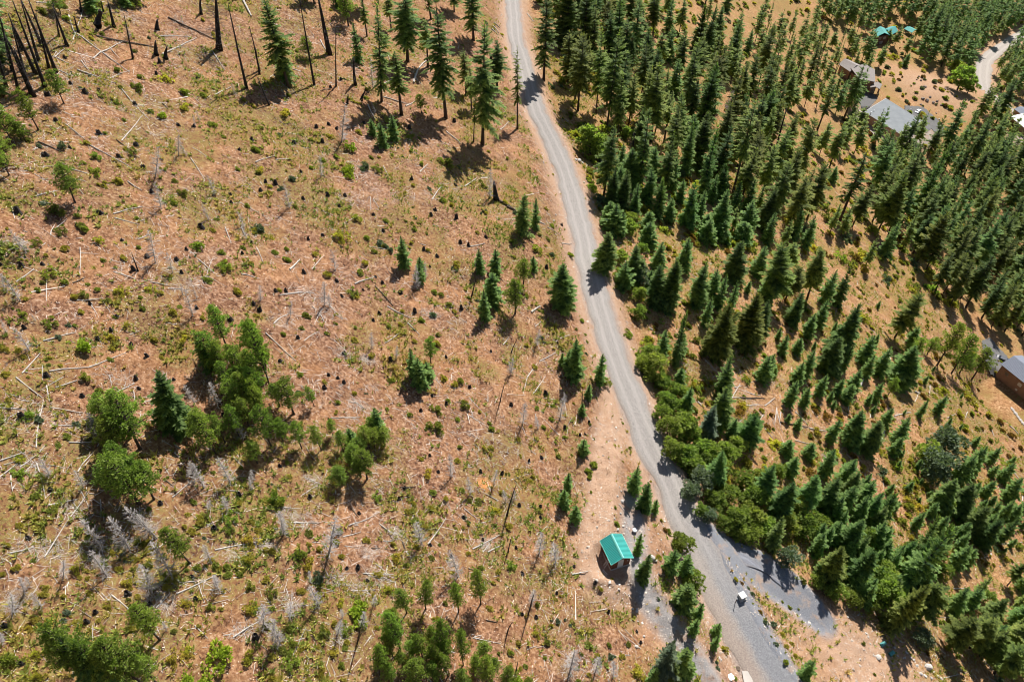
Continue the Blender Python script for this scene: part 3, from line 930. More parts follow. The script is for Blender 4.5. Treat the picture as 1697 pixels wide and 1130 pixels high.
place(0, 0, '''k 160 470 0 170 13;k 222 430 60 0 9;k 175 365 60 110 10;k 275 355 140 0 9;k 205 225 100 0 9;k 330 225 260 30 8;k 165 475 60 230 9;k 105 245 40 60 8;
k 400 60 380 -40 6;k 510 60 497 0 5;k 475 130 450 40 20;k 562 135 522 0 9;k 385 160 350 80 7;k 655 290 600 60 5;k 768 270 755 195 12;k 772 145 765 90 12;k 815 290 800 225 12;k 788 310 780 280 12;
k 1080 245 1045 -40 16;k 1215 435 1110 20 7;k 1279 350 1218 130 5;k 990 70 970 -30 8;
t 5 455 -420 70;t -20 300 -420 60;t -60 600 -200 80;t 10 120 -400 60;
p 315 510 345 50;p 190 640 440 55;p 70 720 490 60;p 105 690 570 50;p 45 865 700 50;p 40 800 640 65;p -10 640 480 50;p 370 1000 810 70;p 130 700 600 40;
s 880 765 880 650;s 765 870 802 700;s 795 1030 760 890;s 1060 960 1020 860;s 1030 1085 995 1000;s 1205 1120 1165 1040;s 920 770 875 690;s 1085 250 1060 130;s 640 190 620 110;s 985 600 965 540;s 1165 480 1140 410;s 900 120 890 70;s 960 620 950 560;
d 375 90 590 65 5;d 475 180 780 240 8;l 460 290 610 205 5;l 380 170 640 360 6;l 380 345 575 415 5;l 600 440 735 590 4;l 600 695 705 570 5;d 190 700 310 755 6;l 430 710 655 835 5;d 575 690 655 750 4;l 280 285 350 320;l 270 285 320 245 5;l 285 345 350 375;l 400 300 440 350;l 630 895 700 940 5;
d 830 90 1050 195 8;l 800 270 970 190 6;l 180 15 290 22 6;l 560 1055 705 1020 5;l 170 970 290 940;l 940 780 1010 890;l 565 1075 690 1110;l 350 835 440 860;l 350 885 420 895;l 785 180 940 185 4;l 1195 0 1240 85 12;l 1050 260 1110 350;l 950 730 1040 790 3;d 800 510 830 540 4;l 320 610 420 690 4;l 270 970 265 940;l 340 80 375 180 8;l 360 200 410 30 4;l 540 235 590 290 4;l 1060 470 1140 430;l 540 390 640 350 3;
u 235 470 20;u 420 455 20;u 490 445 12;u 320 285 12;u 225 765 24;u 490 660 18;u 585 775 18;u 705 825 18;u 90 1050 24;u 490 1050 22;u 770 365 12;u 970 390 9;u 1240 690 16;u 955 625 14;u 750 950 16;u 275 595 16;u 345 730 10;u 1135 960 12;u 1140 1000 12;u 350 415 12;u 665 515 14;u 670 715 20;u 880 620 14;u 1180 740 12;u 510 920 10;
bd 680 430 38;by 450 190 22;bg 580 345 25;bd 595 430 20;bg 580 510 20;bl 800 570 30;bg 465 765 35;bg 475 845 38;bg 420 805 16;bg 520 655 15;by 590 820 15;bd 650 750 35;by 830 390 40;bg 915 455 32;bg 855 1000 26;bg 680 1075 20;bg 1215 1010 20;bd 265 1030 55;bg 380 1060 25;bd 405 1110 30;by 590 895 30;bg 1050 610 30;by 905 530 35;bd 540 120 20;bd 220 60 30;bg 330 90 25;bd 500 160 22;bd 140 690 25;bd 860 895 20;bd 905 950 34;bg 1100 670 18;bd 660 250 20;bg 1000 470 25;by 430 700 22;bs 300 715 34;bg 745 550 22;bs 210 1000 28;by 1000 100 16;bg 690 380 22;bg 1170 830 20;bd 1270 850 22;bg 610 590 18;bg 1130 50 15;bd 320 30 30;bd 480 20 34;bd 660 20 44''')
place(420, 0, '''t 172 430 -40 85;o 165 400 195 48;k 375 270 318 -30 14;k 300 420 215 -20 6;p 275 290 180 45;k 407 425 399 100 4;k 30 365 0 235 5;k 78 520 20 380 5;
t 632 500 -45 60;t 760 305 -90 80;f 520 305 110 36;k 502 420 478 280 9;k 530 495 537 440 8;s 590 440 575 280;k 462 510 468 460 7;v 730 565 245 50;t 948 580 -50 75;t 1085 200 -160 62;t 1130 712 85 85;v 1050 470 235 45;t 1200 430 195 55;v 1075 545 330 30;v 1085 700 420 20;
p 830 560 465 38;f 590 665 585 28;f 640 725 600 38;f 695 690 562 38;p 470 130 -60 60;t 875 95 -300 50;t 545 60 -420 60;
s 435 700 450 500;s 335 870 325 760;s 178 1025 150 900;s 450 690 435 610;k 1197 985 1185 892 16;s 1165 975 1168 830;s 600 560 580 500;
l 790 410 855 300 9;l 565 520 600 590 6;l 640 415 680 395 4;l 640 480 780 520 5;l 950 650 1020 710 5;l 1180 130 1210 165 5;l 1175 145 1205 175 5;l 1185 115 1215 140 5;l 880 985 930 920 5;l 1040 920 1100 880 5;d 1205 990 1290 1040 12;l 640 820 665 870 3;l 10 800 110 770 4;l 110 790 180 785 4;l 575 970 578 1040 3;l 590 980 620 1030 3;l 820 850 860 810 4;l 330 200 365 260 6;l 670 580 700 570 4;l 750 525 800 500 5;d 380 440 330 450 4;l 1215 640 1260 600 3;
by 150 560 40;bg 175 560 18;by 380 670 25;bl 465 715 42;bl 465 835 45;bl 285 825 20;bd 615 835 34;bg 500 1070 34;bd 830 240 20;by 1225 170 14;by 1245 240 14;bg 25 740 32;by 30 840 32;bg 830 810 20;by 790 910 18;bd 955 800 42;bg 685 765 14;by 515 645 26;bs 550 820 34;bg 410 770 24;bg 345 790 22;bg 180 470 18;by 530 385 20;bd 560 440 20;by 1240 1000 24;bg 940 990 26;by 975 1010 20;bg 660 1090 22;bs 870 930 20;bg 780 740 18;bs 200 880 26;bs 130 660 20;bs 540 830 20;by 1150 1050 18;bd 1260 230 16;bg 45 630 16;bg 1250 440 18
;u 370 615;u 310 630;u 340 700;u 200 705 16;u 235 850 9;u 60 900;u 110 905;u 245 980 14;u 365 965;u 545 610;u 770 635;u 965 800 16;u 780 885;u 875 1060;u 1000 1075;u 35 940;u 995 915;u 590 1060;u 410 635;u 990 600;u 420 1015;u 430 395 10;u 380 430 10;u 450 965;u 895 1035;u 1170 290 10''')
place(0, 370, '''s 130 145 50 10;s 100 385 0 240;s 145 630 60 500;s 30 540 0 470;s 765 195 725 30;s 850 245 820 140;k 680 235 645 140 4;s 950 455 910 330;s 970 370 955 320;s 480 1050 430 930;s 960 890 905 790;s 1075 910 1030 780;s 1200 1060 1150 960;s 830 790 800 730;s 20 330 0 240;s 1215 75 1190 0;s 175 480 150 440;s 900 350 890 290;
p 1120 615 415 65;p 1075 720 530 75;p 1200 760 600 65;p 1270 650 470 65;p 1270 800 630 55;p 1175 930 770 65;p 1225 1000 860 60;o 890 1000 725 85;p 690 1110 850 120;p 560 1010 860 80;p 640 1060 930 100;p 1060 1130 930 80;p 1030 1060 915 60;p 1150 700 600 55;p 1275 930 760 55;
bl 410 600 56;bg 410 750 36;bd 1105 220 48;bg 1110 210 40;bg 970 105 42;bg 250 495 42;bg 1025 275 32;bd 405 345 34;bd 525 375 24;by 600 330 40;bg 500 820 28;bd 180 95 34;bg 240 250 44;bd 110 450 34;bg 330 290 26;bg 440 300 18;by 485 85 34;bg 185 330 24;bg 545 670 20;bg 135 940 36;by 900 570 32;bg 690 365 16;bg 705 420 20;bg 685 120 20;by 1180 340 30;bg 1095 140 26;bg 570 215 15;by 25 620 32;by 30 740 30;bg 370 500 18;bs 340 500 18;by 320 120 26;by 230 155 16;bg 510 180 18;by 610 170 22;bd 210 290 20;by 740 320 36;by 800 340 20;bg 485 325 20;by 560 560 38;by 630 500 20;by 850 430 30;bg 890 410 20;by 770 570 26;by 400 430 22;bd 575 460 18;by 1000 460 20;by 560 620 20;bg 330 1040 28;bg 290 1090 24;by 35 870 24;bs 380 990 26;bg 10 150 16;bg 1200 120 20;by 1050 30 20;by 800 660 20;by 120 660 20;bs 195 960 30;bs 290 560 20;bg 420 20 30;bd 300 40 40;by 130 370 20
;l 215 580 370 540 6;l 245 730 440 710 6;l 440 710 620 640 5;l 110 740 200 640 6;l 80 760 210 860 6;l 230 800 245 880 5;l 275 810 380 775 6;l 210 700 210 780 4;l 250 910 410 935 6;l 0 910 130 920 6;l 180 1105 195 960 6;l 195 960 215 870 5;l 0 990 80 940 5;l 80 290 170 225 6;l 395 120 390 270 4;l 235 230 230 385 5;l 380 380 510 370 5;l 560 240 670 275 5;l 980 180 1060 250 5;l 1110 20 1140 100 4;l 265 995 400 1000 5;l 660 830 665 920 4;l 580 830 665 790 5;l 600 830 620 790 4;l 1190 250 1279 275 5;l 440 390 480 450 4;l 340 1080 480 1080 7;l 195 1130 230 1090 4;l 60 110 140 90 5;l 640 550 690 530 3;d 360 295 420 265 5;l 740 290 840 310 4;l 1020 250 1050 170 3;l 830 320 930 330 4;l 270 30 330 -20 4;l 250 60 270 10 4;l 680 80 760 50 4;l 700 880 770 870 4;l 540 750 550 800 4;l 820 490 900 500 3;l 180 610 200 590 4;l 1190 20 1220 80 5;l 650 170 700 210 3;l 100 870 150 880 4;l 800 1070 850 1100 3;l 860 1090 900 1120 4;l 1060 860 1075 900 4;l 480 1100 500 1070 4
;u 105 210 18;u 230 755 20;u 405 850 16;u 445 400;u 480 570 18;u 645 595 15;u 725 655;u 685 815 12;u 670 765;u 855 770 12;u 550 530 11;u 120 515;u 870 180 16;u 725 165 16;u 895 245 12;u 920 130 12;u 1100 945 12;u 1135 475 20;u 990 20 24;u 1195 150 10;u 660 230 16;u 210 205;u 575 460;u 1240 100 12;u 1250 400 14;u 5 205 14;u 110 955 24;u 380 10 12;u 600 85 10;u 970 420 12''')
place(420, 370, '''f 745 215 60 42;s 800 320 800 200;h 825 240 165 26;h 825 290 195 30;f 1115 245 125 34;f 1195 258 125 42;o 1180 390 240 58;f 1140 472 320 36;k 1075 360 1100 250 4;f 790 760 615 36;f 825 800 660 55;f 860 770 680 40;p 875 690 560 45;
p 85 820 470 60;p 60 700 560 60;p 200 940 765 78;p 300 900 805 28;p 90 1100 890 70;p 45 940 780 60;p 240 1110 985 48;p 335 1120 1000 45;p 392 1045 965 32;p 445 1120 1025 42;p 520 1140 1060 50;p 560 1110 1005 50;f 620 1045 908 50;p 650 1095 1010 50;p 600 1110 1020 44;p 30 640 480 45;
bd 490 345 38;by 510 355 24;bg 100 140 26;bg 160 125 18;bg 170 180 25;bg 830 475 26;bd 905 915 35;bd 905 1000 46;bd 1030 890 36;bd 1025 775 26;bg 1010 965 20;by 905 590 30;bd 905 545 20;bg 360 540 20;bd 410 495 16;by 500 575 30;bg 670 510 22;bg 690 770 20;bg 1015 1100 20;by 880 1090 12;bg 525 240 25;by 555 195 25;bd 260 450 30;bd 240 515 20;bg 420 880 22;bg 770 940 20;bg 155 545 20;by 130 330 20;by 730 500 22;by 730 430 16;bg 890 330 24;bd 930 350 20;bd 960 400 26;bg 560 70 24;by 430 60 50;bs 635 95 28;bd 600 140 22;by 1000 200 28;by 860 130 20;by 310 150 24;by 370 250 30;bg 660 910 18;by 990 790 28;bg 960 870 20;bg 1180 1010 24;bs 240 1050 14;by 350 780 18;bg 230 740 24;by 580 650 26;by 500 830 20;by 990 430 20;bd 670 770 22;bs 30 30 40;by 90 70 20;bs 880 450 26;by 940 760 28;by 800 580 20;by 1100 40 18;bg 800 30 22;bg 1160 980 18
;s 35 380 30 300;s 180 460 185 380;s 352 400 345 280;s 405 235 380 130;s 585 612 580 530;s 705 662 708 600;s 1270 740 1279 660;k 1215 880 1240 760 3;s 375 410 370 340;s 850 270 845 200;s 1100 240 1095 190;
l 60 540 210 680 5;l 15 120 50 200 4;l 290 225 350 160 4;l 180 230 230 180 8;d 600 310 690 410 6;l 660 410 780 470 5;l 760 490 820 550 4;l 130 355 300 345 4;l 100 495 190 440 5;l 360 390 440 470 5;l 330 450 350 490;l 380 960 525 955 4;l 500 300 600 265 6;l 250 580 320 535 4;l 1070 115 1140 100 4;l 340 420 300 500 4;l 400 450 440 475 4;l 500 880 560 920 4;l 470 880 520 890 3;l 650 590 720 540 3;d 20 160 0 150 4;l 230 360 300 330 3;l 290 410 310 430 4;l 240 340 150 350 4;l 900 770 930 810 3;l 100 1130 120 1090 3;l 1230 600 1260 560 4;l 850 110 820 100 3
;u 340 60 14;u 640 40 14;u 1060 110;u 250 245;u 410 285;u 600 265 12;u 635 295;u 110 335;u 160 335;u 435 360 14;u 725 345 16;u 795 435 16;u 1025 420 14;u 620 445;u 590 480;u 220 565;u 130 680 16;u 370 750;u 415 765;u 445 785;u 350 810 16;u 445 640 16;u 675 675 16;u 1065 810;u 880 850;u 1270 895;u 950 890;u 825 925;u 905 165;u 1145 70;u 840 130;u 1020 95;u 30 430 20;u 375 975 12;u 270 80 10;u 540 330 9;u 950 660 9;u 1170 630 9;u 870 215 9''')
place(0, 0, '''o -10 470 60 60;o 15 330 -80 60;o 10 180 -150 55;o -30 560 150 60;f 30 240 60 36;k 240 335 165 60 7;k 90 450 10 150 8;k 190 300 100 -20 8;k 140 425 50 120 8;k 60 350 -20 60 9;k 290 180 250 0 5;k 30 430 -40 200 8;f 455 60 -60 50;f 620 30 -60 40;t 690 10 -300 55;p 300 70 -20 44''')
place(420, 0, '''t 300 20 -300 50;v 680 150 -80 30;v 860 330 90 36;t 990 60 -240 50;f 420 40 -60 34;v 560 180 -20 26''')
place(0, 750, '''p 690 250 0 120;p 600 200 50 90;p 760 230 60 80;p 640 120 -40 80;p 940 545 355 70;p 790 920 755 75;p 480 1110 880 110;p 430 1090 900 80;p 700 1130 930 110;p 620 1125 960 90;p 770 1130 1000 70;bl 1080 980 78;ql 1080 980 5;bl 920 1110 60;bl 1010 1120 60;bg 30 1010 62;by 860 1000 48;by 1215 1010 52;by 1230 770 48;bg 1135 330 46;bg 1225 650 36;bg 1190 600 26;by 1235 420 46;by 1220 525 42;by 190 985 46;by 540 750 32;by 920 740 35;bg 1030 750 32;by 1095 765 20;bg 960 240 26;by 910 870 16;bg 20 850 20;by 585 565 22;by 640 630 44;by 560 490 26;by 200 1095 50;by 340 920 32;by 985 855 20;bg 100 100 40;bg 245 285 26;by 105 360 26;by 320 700 20;by 20 590 20;by 710 640 30;bd 740 540 28;by 380 560 40;bd 680 430 40;by 810 660 26;by 1050 520 26;bd 900 450 26;by 440 690 22;by 670 520 22;bg 520 540 30;bg 90 20 20;bg 190 210 30;bg 740 270 20;by 1240 340 26;bg 1130 380 34;by 240 820 30;by 380 830 24;by 650 830 22;by 80 560 30;by 40 450 20;by 1180 250 22;by 1110 210 16;by 220 690 30;bg 160 530 20;by 490 820 20;by 230 660 24;bd 1190 70 18
;s 245 112 190 20;s 412 172 365 80;s 508 472 390 320;s 528 608 440 480;s 640 482 520 330;s 772 422 610 250;s 842 602 740 440;s 748 692 690 540;s 1007 172 940 60;s 1137 152 1070 20;s 1245 140 1235 80;s 312 612 345 520;s 145 650 125 600;s 60 795 75 700;s 207 767 150 690;s 1080 682 1050 600;s 1022 282 1035 220;s 330 1002 300 950;s 1037 532 1000 450;s 740 400 680 290;s 1075 650 1050 600;s 820 870 800 830;s 1240 180 1225 120;s 120 690 90 610;s 960 150 930 40;s 620 480 590 410;s 10 940 -5 880;s 1120 280 1100 200
;l 220 515 345 320 6;l 345 320 440 190 5;l 50 495 170 465 7;l 240 260 380 230 8;l 850 220 940 145 5;l 550 700 690 820 6;l 870 695 1070 600 6;l 770 765 840 690 6;l 55 110 65 200 5;l 0 120 90 50 6;l 60 180 170 45 5;l 180 50 225 225 5;l 385 95 460 0 6;l 0 40 110 0 6;l 1060 480 1279 440 7;l 1150 910 1279 830 8;l 960 850 1025 915 5;l 495 230 498 320 4;l 545 330 610 385 5;l 980 650 1010 740 4;l 240 60 310 75 4;l 340 300 440 270 4;l 1060 30 1100 60 4;l 400 190 440 270 4;l 500 690 550 740 3;l 980 330 1050 370 4;l 1180 190 1060 190 4;l 930 540 970 600 3;l 640 860 690 830 3;l 290 200 240 190 4;l 440 200 480 205 4;l 900 640 1000 630 5;l 100 70 180 10 5;l 1150 20 1200 70 4;l 250 960 300 950 4;l 20 60 100 40 4;l 230 0 200 60 3;l 860 0 900 40 5;d 810 130 860 170 6;l 1210 470 1240 440 4;l 1100 900 1150 890 4
;u 250 185 20;u 140 420 18;u 430 835 16;u 25 855 22;u 630 695 24;u 1055 375 22;u 1180 210 18;u 965 720 18;u 1260 910 26;u 480 135 18;u 470 785 12;u 740 745 14;u 790 250 18;u 945 610 16;u 460 480 18;u 105 1040 10''')
place(420, 750, '''p 560 130 -10 65;p 440 155 65 60;p 530 120 30 55;p 500 60 -40 60;p 20 50 -60 50;
p 755 790 672 52;p 850 770 638 56;p 1010 785 642 50;p 1120 745 598 56;p 722 965 762 68;p 700 900 770 50;p 622 1095 952 56;p 835 1015 885 56;p 935 1005 832 62;p 1035 1045 898 50;p 1130 1010 930 52;p 1150 1135 1000 62;p 820 1150 1015 78;p 1035 1145 1070 55;p 1250 1150 1060 50;p 900 1080 960 55;p 960 1100 980 50;
bg 95 215 58;bg 110 240 44;by 265 550 48;bs 310 610 46;bg 220 495 46;bg 90 690 40;bg 430 380 30;bg 415 440 30;bd 280 400 32;by 330 480 26;bl 515 765 62;bg 500 790 40;bd 335 875 42;bg 455 870 44;bg 185 1035 52;by 330 1085 38;bg 435 1045 26;bg 185 860 28;by 330 690 36;by 425 740 36;bg 10 770 34;bg 105 370 20;by 100 485 26;bd 145 975 32;bg 190 935 32;by 465 935 26;by 390 985 36;by 400 840 26;by 675 670 38;by 1165 765 25;bd 945 735 22;bg 1245 645 12;bg 1080 600 16;bg 1125 565 22;bg 610 220 32;bg 880 195 30;bd 1105 235 30;by 855 105 36;by 885 275 26;bd 1185 350 20;by 1200 280 32;by 800 460 26;bd 885 515 22;by 1005 40 22;bg 1030 185 20;by 105 1110 30;bg 375 655 18;by 430 505 22;by 275 445 20;by 750 1010 20;by 240 680 28;by 60 620 30;by 90 1000 30;by 560 430 28;by 700 520 36;by 620 600 26;bg 760 550 22;bd 905 340 12;bg 1000 370 14;by 950 220 22;bg 290 70 16;by 180 110 18;by 830 30 22;by 30 380 26;by 60 480 24;by 690 780 20;bd 1070 230 22;by 690 450 22;bg 90 760 24;by 240 960 24;bg 920 450 14;by 610 860 20;by 1260 970 18;by 1060 490 18;bg 450 950 24;bd 60 850 30;bs 215 500 26
;s 150 402 125 280;s 322 752 275 650;s 50 855 45 740;s 110 925 90 820;s 370 505 400 330;k 510 940 540 780 3;s 545 850 545 780;s 830 447 800 330;s 975 122 965 20;s 1070 205 1055 120;s 1185 152 1200 80;s 1012 612 960 490;s 415 892 430 830;s 180 812 180 730;s 590 750 600 700;s 440 810 430 770;s 130 940 100 860;s 280 640 270 590;s 1245 240 1230 180;s 155 390 140 320
;l 240 210 320 160 4;d 480 270 520 320 5;l 470 360 530 340 6;l 530 340 610 300 4;l 860 450 950 320 6;l 620 350 740 440 5;d 735 440 750 480 8;l 750 485 790 530 4;l 1080 475 1215 405 6;l 1155 490 1230 450 6;l 440 415 530 390 4;d 725 170 790 170 6;l 1040 275 1110 330 4;l 1100 355 1170 335 4;d 1060 570 1130 590 5;l 1080 910 1220 940 4;l 200 345 330 345 5;l 360 1050 375 1000 4;l 290 440 360 450 4;l 540 595 690 600 5;l 490 680 600 675 5;l 600 545 645 580 4;d 1150 825 1200 835 5;l 450 460 495 465 5;l 640 435 690 435 5;d 580 470 690 480 4;l 800 600 798 660 3;l 150 690 170 620 3;l 250 120 340 160 4;l 330 690 400 680 3;l 590 590 700 640 4;l 150 270 230 275 4;l 10 450 100 445 4;l 440 975 520 980 3;l 100 1020 150 990 3;l 1130 490 1170 440 4;l 170 740 195 820 4;l 195 730 175 810 4
;u 130 65 14;u 280 220 16;u 715 230 16;d 740 180 760 185;u 910 95 14;u 1120 95;u 1225 105 14;u 460 570 14;u 515 565 18;u 870 455 14;u 1035 320;u 850 630 12;u 975 510 14;u 10 905 18;u 0 455 12;u 560 630 14;u 870 15 10;u 745 175 14;u 1130 430 10;u 520 300 14''')
place(840, 370, '''p 40 445 275 62;p 80 305 178 52;f 130 235 160 26;o 270 415 195 62;o 330 770 570 60;f 300 730 620 36;f 455 790 642 38;bd 475 775 44;f 400 865 792 24;f 368 945 885 24;f 375 1128 1062 34;f 270 700 640 20;
bg 135 120 36;bg 315 155 24;bg 375 480 20;bg 385 545 14;bg 395 583 11;bd 205 80 20;bd 160 55 18;bg 185 1000 22;bg 215 960 22;bg 150 905 24;bg 570 980 13;bd 430 1060 12;bd 410 985 14;bg 285 1050 16;bg 240 1075 15;bg 240 1110 16;bd 605 1105 16;bs 220 150 24;bd 340 520 14;by 100 350 16;by 100 600 18;by 60 1060 22;by 200 310 12;bs 390 640 14;by 140 700 26;bs 300 10 26;bs 340 70 20;
s 262 962 280 850;s 78 990 90 880;s 155 1010 140 945;s 20 745 10 680;s 147 602 160 520;k 20 640 50 560 3;s 290 880 280 830;k 370 900 372 820 4;
l 120 440 165 410 9;l 240 585 310 550 4;l 100 760 150 690 5;l 140 510 170 485 3;l 130 840 190 750 4;l 160 680 240 640 4;l 100 760 80 840 3;l 140 940 155 1010 3;l 240 870 180 860 3;l 270 100 320 100 4;l 200 20 260 60 3;
u 190 840 18;u 20 895 14;u 285 1005;u 195 220 14;u 405 980 8;u 385 1040 9;u 360 1045 9;u 270 10 10;u 250 590 8;
o 478 225 40 56;q 560 165 40;o 625 275 95 58;h 570 320 185 50;o 690 110 -10 52;o 740 235 90 44;qs 650 250 60;o 730 405 195 58;o 790 430 185 52;bl 605 310 26;q 650 440 42;bg 605 545 32;bg 600 555 30;by 800 120 30;o 865 230 65 44;o 980 95 -25 48;o 1055 85 -15 50;o 1150 90 -10 62;o 925 405 180 66;o 1000 380 220 46;o 1110 275 80 54;f 1095 440 280 30;f 975 505 360 34;o 1025 650 350 66;o 1165 605 345 62;o 1235 555 365 50;by 1135 440 30;bd 895 500 30;f 825 700 425 34;f 760 655 525 42;f 850 655 540 38;bg 690 570 30;q 720 700 85;bg 690 600 40;f 845 792 708 36;f 1060 845 650 54;f 1045 985 800 52;h 972 1050 890 46;f 1180 1085 925 56;bd 1180 775 34;f 1255 775 655 50;bo 1140 930 36;bg 940 810 44;bd 915 650 26;f 880 925 800 38;bg 1115 650 18;q 800 880 62;q 850 990 80;q 790 1000 60;ql 930 1090 10;q 940 1100 60;q 1070 1110 66;q 860 830 44;f 1040 420 250 36;f 560 60 -60 36;q 600 20 44;o 500 10 -110 50;o 1230 260 110 46;o 1265 380 240 46;by 900 440 20;by 560 580 34;bo 530 420 20;bg 640 640 30;by 680 730 30;q 760 780 40;by 690 860 12;bd 1090 900 20;bg 1270 650 30;by 560 600 24;by 950 470 22;by 870 380 20;q 660 130 36;bd 850 260 22;bd 910 10 20;bd 1010 480 30;q 650 350 40;f 700 320 230 34;q 560 250 36;
l 1100 880 1150 790 5;d 1150 860 1270 865 7;l 1110 860 1200 860 4;l 1180 900 1240 890 4;l 1270 930 1230 990 4;l 700 520 730 530 8;l 880 720 890 780 3;l 1120 810 1160 800 4;l 860 690 880 730 3;l 1100 980 1140 1000 4;l 1130 1000 1170 960 3;l 940 880 960 900 8;l 1150 740 1145 720 4;l 930 300 970 380 3;l 1200 840 1250 850 4''')
place(1267, 370, '''n 30 400 90 56;n 100 380 200 44;n 110 215 90 44;f 135 500 330 52;f 205 560 440 40;f 260 510 370 38;n 210 370 130 44;f 290 395 225 46;f 350 405 215 44;o 340 660 380 62;f 395 600 440 44;o 300 730 540 56;f 380 725 600 30;f 80 645 545 30;bd 60 570 20;f 155 640 565 34;f 195 755 620 40;f 150 790 680 40;f 115 895 770 38;f 185 900 805 34;f 10 755 640 36;f 262 850 740 34;f 350 850 762 32;f 395 880 790 42;f 425 825 720 40;f 480 685 550 50;f 490 760 650 36;f 555 745 605 44;o 660 790 615 64;p 730 670 565 50;f 535 880 780 32;p 605 850 762 38;bd 470 520 16;f 585 995 905 32;f 760 950 868 22;f 845 935 848 32;n 640 565 330 66;f 715 595 505 38;p 850 700 500 64;p 920 740 560 56;p 1020 770 630 60;p 960 740 650 50;f 320 1075 965 40;o 410 1085 930 52;o 495 1120 965 56;f 645 1080 955 42;f 630 1140 1050 36;p 800 650 570 44;p 690 660 600 40;
bo 300 950 34;bo 195 940 20;bo 230 1035 20;bo 270 1070 16;bd 1050 1010 22;bd 1110 1000 20;bo 1160 975 26;bo 1215 1040 30;bd 1115 1070 24;bo 1260 1100 22;bo 1170 1020 24;bg 1190 880 28;bg 1200 910 20;bd 620 905 14;bd 450 900 22;bo 540 980 24;bd 800 860 14;by 880 820 40;by 1000 850 40;by 1100 940 30;by 960 940 32;by 480 460 44;by 1040 900 26;bg 980 1010 26;bo 1130 910 20;bo 30 940 22;bd 860 660 20;by 630 700 26;bd 720 530 18;by 1080 780 24;by 990 800 30;bg 1070 1110 40;bd 980 1090 30;by 60 1080 50;bo 440 940 18;bg 900 1020 30;bg 940 1040 26;by 1030 640 20;bo 90 980 16;by 260 600 16;by 470 620 16;bo 20 60 10;
qs 850 1090 100;q 790 1130 70;f 100 1140 1065 46;f 210 1150 1085 40;
l 612 630 622 690 5;l 470 805 515 700 9;l 410 880 415 930 5;d 75 980 215 1005 7;l 550 1120 600 1000 8;l 60 920 80 1000 4;l 0 900 50 860 5;l 150 930 210 990 5;l 60 910 50 990 4;l 80 930 75 970 4;l 220 1010 300 1025 6;l 640 950 720 930 5;l 700 830 690 810 6;l 740 880 760 830 3;l 815 800 810 850 3;l 880 890 920 860 4;l 520 960 525 930 3;l 1120 1020 1130 1050 3;l 30 760 60 740 3;l 1000 930 990 960 3;l 900 960 940 940 3;l 0 1010 40 1060 4;l 570 1060 590 1010 6;l 150 1070 240 1090 4;l 740 830 760 840 8;l 1210 1000 1250 1040 5''')
place(1267, 750, '''o 60 310 40 62;f 25 470 310 50;o 190 265 50 66;o 285 270 80 70;o 390 230 90 46;o 470 260 140 50;o 300 640 300 110;o 430 650 260 120;o 380 480 180 90;q 555 650 110;q 560 560 70;f 655 705 380 70;o 700 740 500 60;f 765 590 410 60;f 735 530 310 40;f 825 520 350 46;q 190 330 76;q 100 330 60;q 260 340 52;qs 110 510 66;q 330 660 58;q 255 625 42;n 612 858 380 90;n 740 800 470 80;qs 760 890 54;bg 660 865 28;o 1000 390 150 100;o 1060 460 200 80;o 850 270 130 66;o 930 290 150 70;f 1185 230 120 50;f 1200 335 255 44;f 1150 440 320 50;qs 810 50 96;o 1000 100 -40 66;o 950 140 10 50;by 700 220 48;by 760 260 38;by 690 180 32;by 740 160 36;bs 580 90 38;bg 605 140 32;bg 640 60 40;bo 445 20 32;bo 410 70 16;bo 960 430 44;bo 1040 500 34;f 930 560 450 46;by 1195 525 26;bd 1240 450 34;bd 1060 460 26;bg 870 340 24;by 150 400 40;by 120 450 30;bd 190 630 26;bg 1190 60 36;
n 910 945 620 120;n 1060 1000 590 130;n 1180 1000 600 120;n 1130 1085 760 140;n 1270 1100 640 120;n 1010 960 700 100;n 1260 900 560 80;f 190 1105 1025 42;bg 100 1030 24;by 90 890 24;by 130 930 24;by 110 950 24;bs 60 940 24;by 150 1000 24;bs 40 840 30;bd 30 900 12;bg 90 730 14;bg 125 760 18;bg 170 770 10;bg 85 650 8;bo 575 820 16;bd 485 935 18;bd 545 1090 14;by 900 960 30;bs 940 960 26;bg 950 1000 24;bs 1160 1115 34;bo 1230 960 34;bg 800 950 20;bo 800 980 20;by 660 840 20;q 20 350 50;f 390 110 40 34;f 120 110 20 44;q 60 80 40;f 290 100 -20 46;o 380 160 30 50;bd 520 200 8;bs 1140 470 26;bs 560 350 24;bo 1200 15 26;bd 1210 170 44;q 480 400 56;f 500 330 190 50;f 560 330 200 44;q 640 540 60;f 700 620 440 46;q 860 240 60;q 1000 300 60;q 420 560 60;
l 505 170 555 185 4;l 930 670 1000 665 4;l 1190 50 1260 140 5;l 1200 110 1215 140 5;l 870 550 890 560 4;l 650 140 660 130 3;l 1140 450 1270 440 4;l 1040 530 1100 510 4;l 480 100 500 60 4;l 390 40 410 60 6;l 1270 200 1270 240 8;l 1070 1010 1150 1100 3;l 880 1110 960 1090 3
;r 560 1010 18;r 805 1055 22;r 770 1090 12;r 750 1050 10;r 720 1010 9;r 700 985 9;r 735 1020 8;r 790 1100 11;r 830 1080 12;r 850 1100 11;r 870 1115 12;r 820 1110 9;r 690 1010 7;r 640 960 7;r 500 890 7;r 510 905 6;r 410 810 6;r 460 800 6;r 1115 500 8;r 1130 550 7;r 1100 490 6;r 1115 485 6;r 350 1110 5;r 285 1040 5;r 40 855 5;r 1160 560 5;r 840 1000 6;r 655 1000 6;r 520 940 5''')
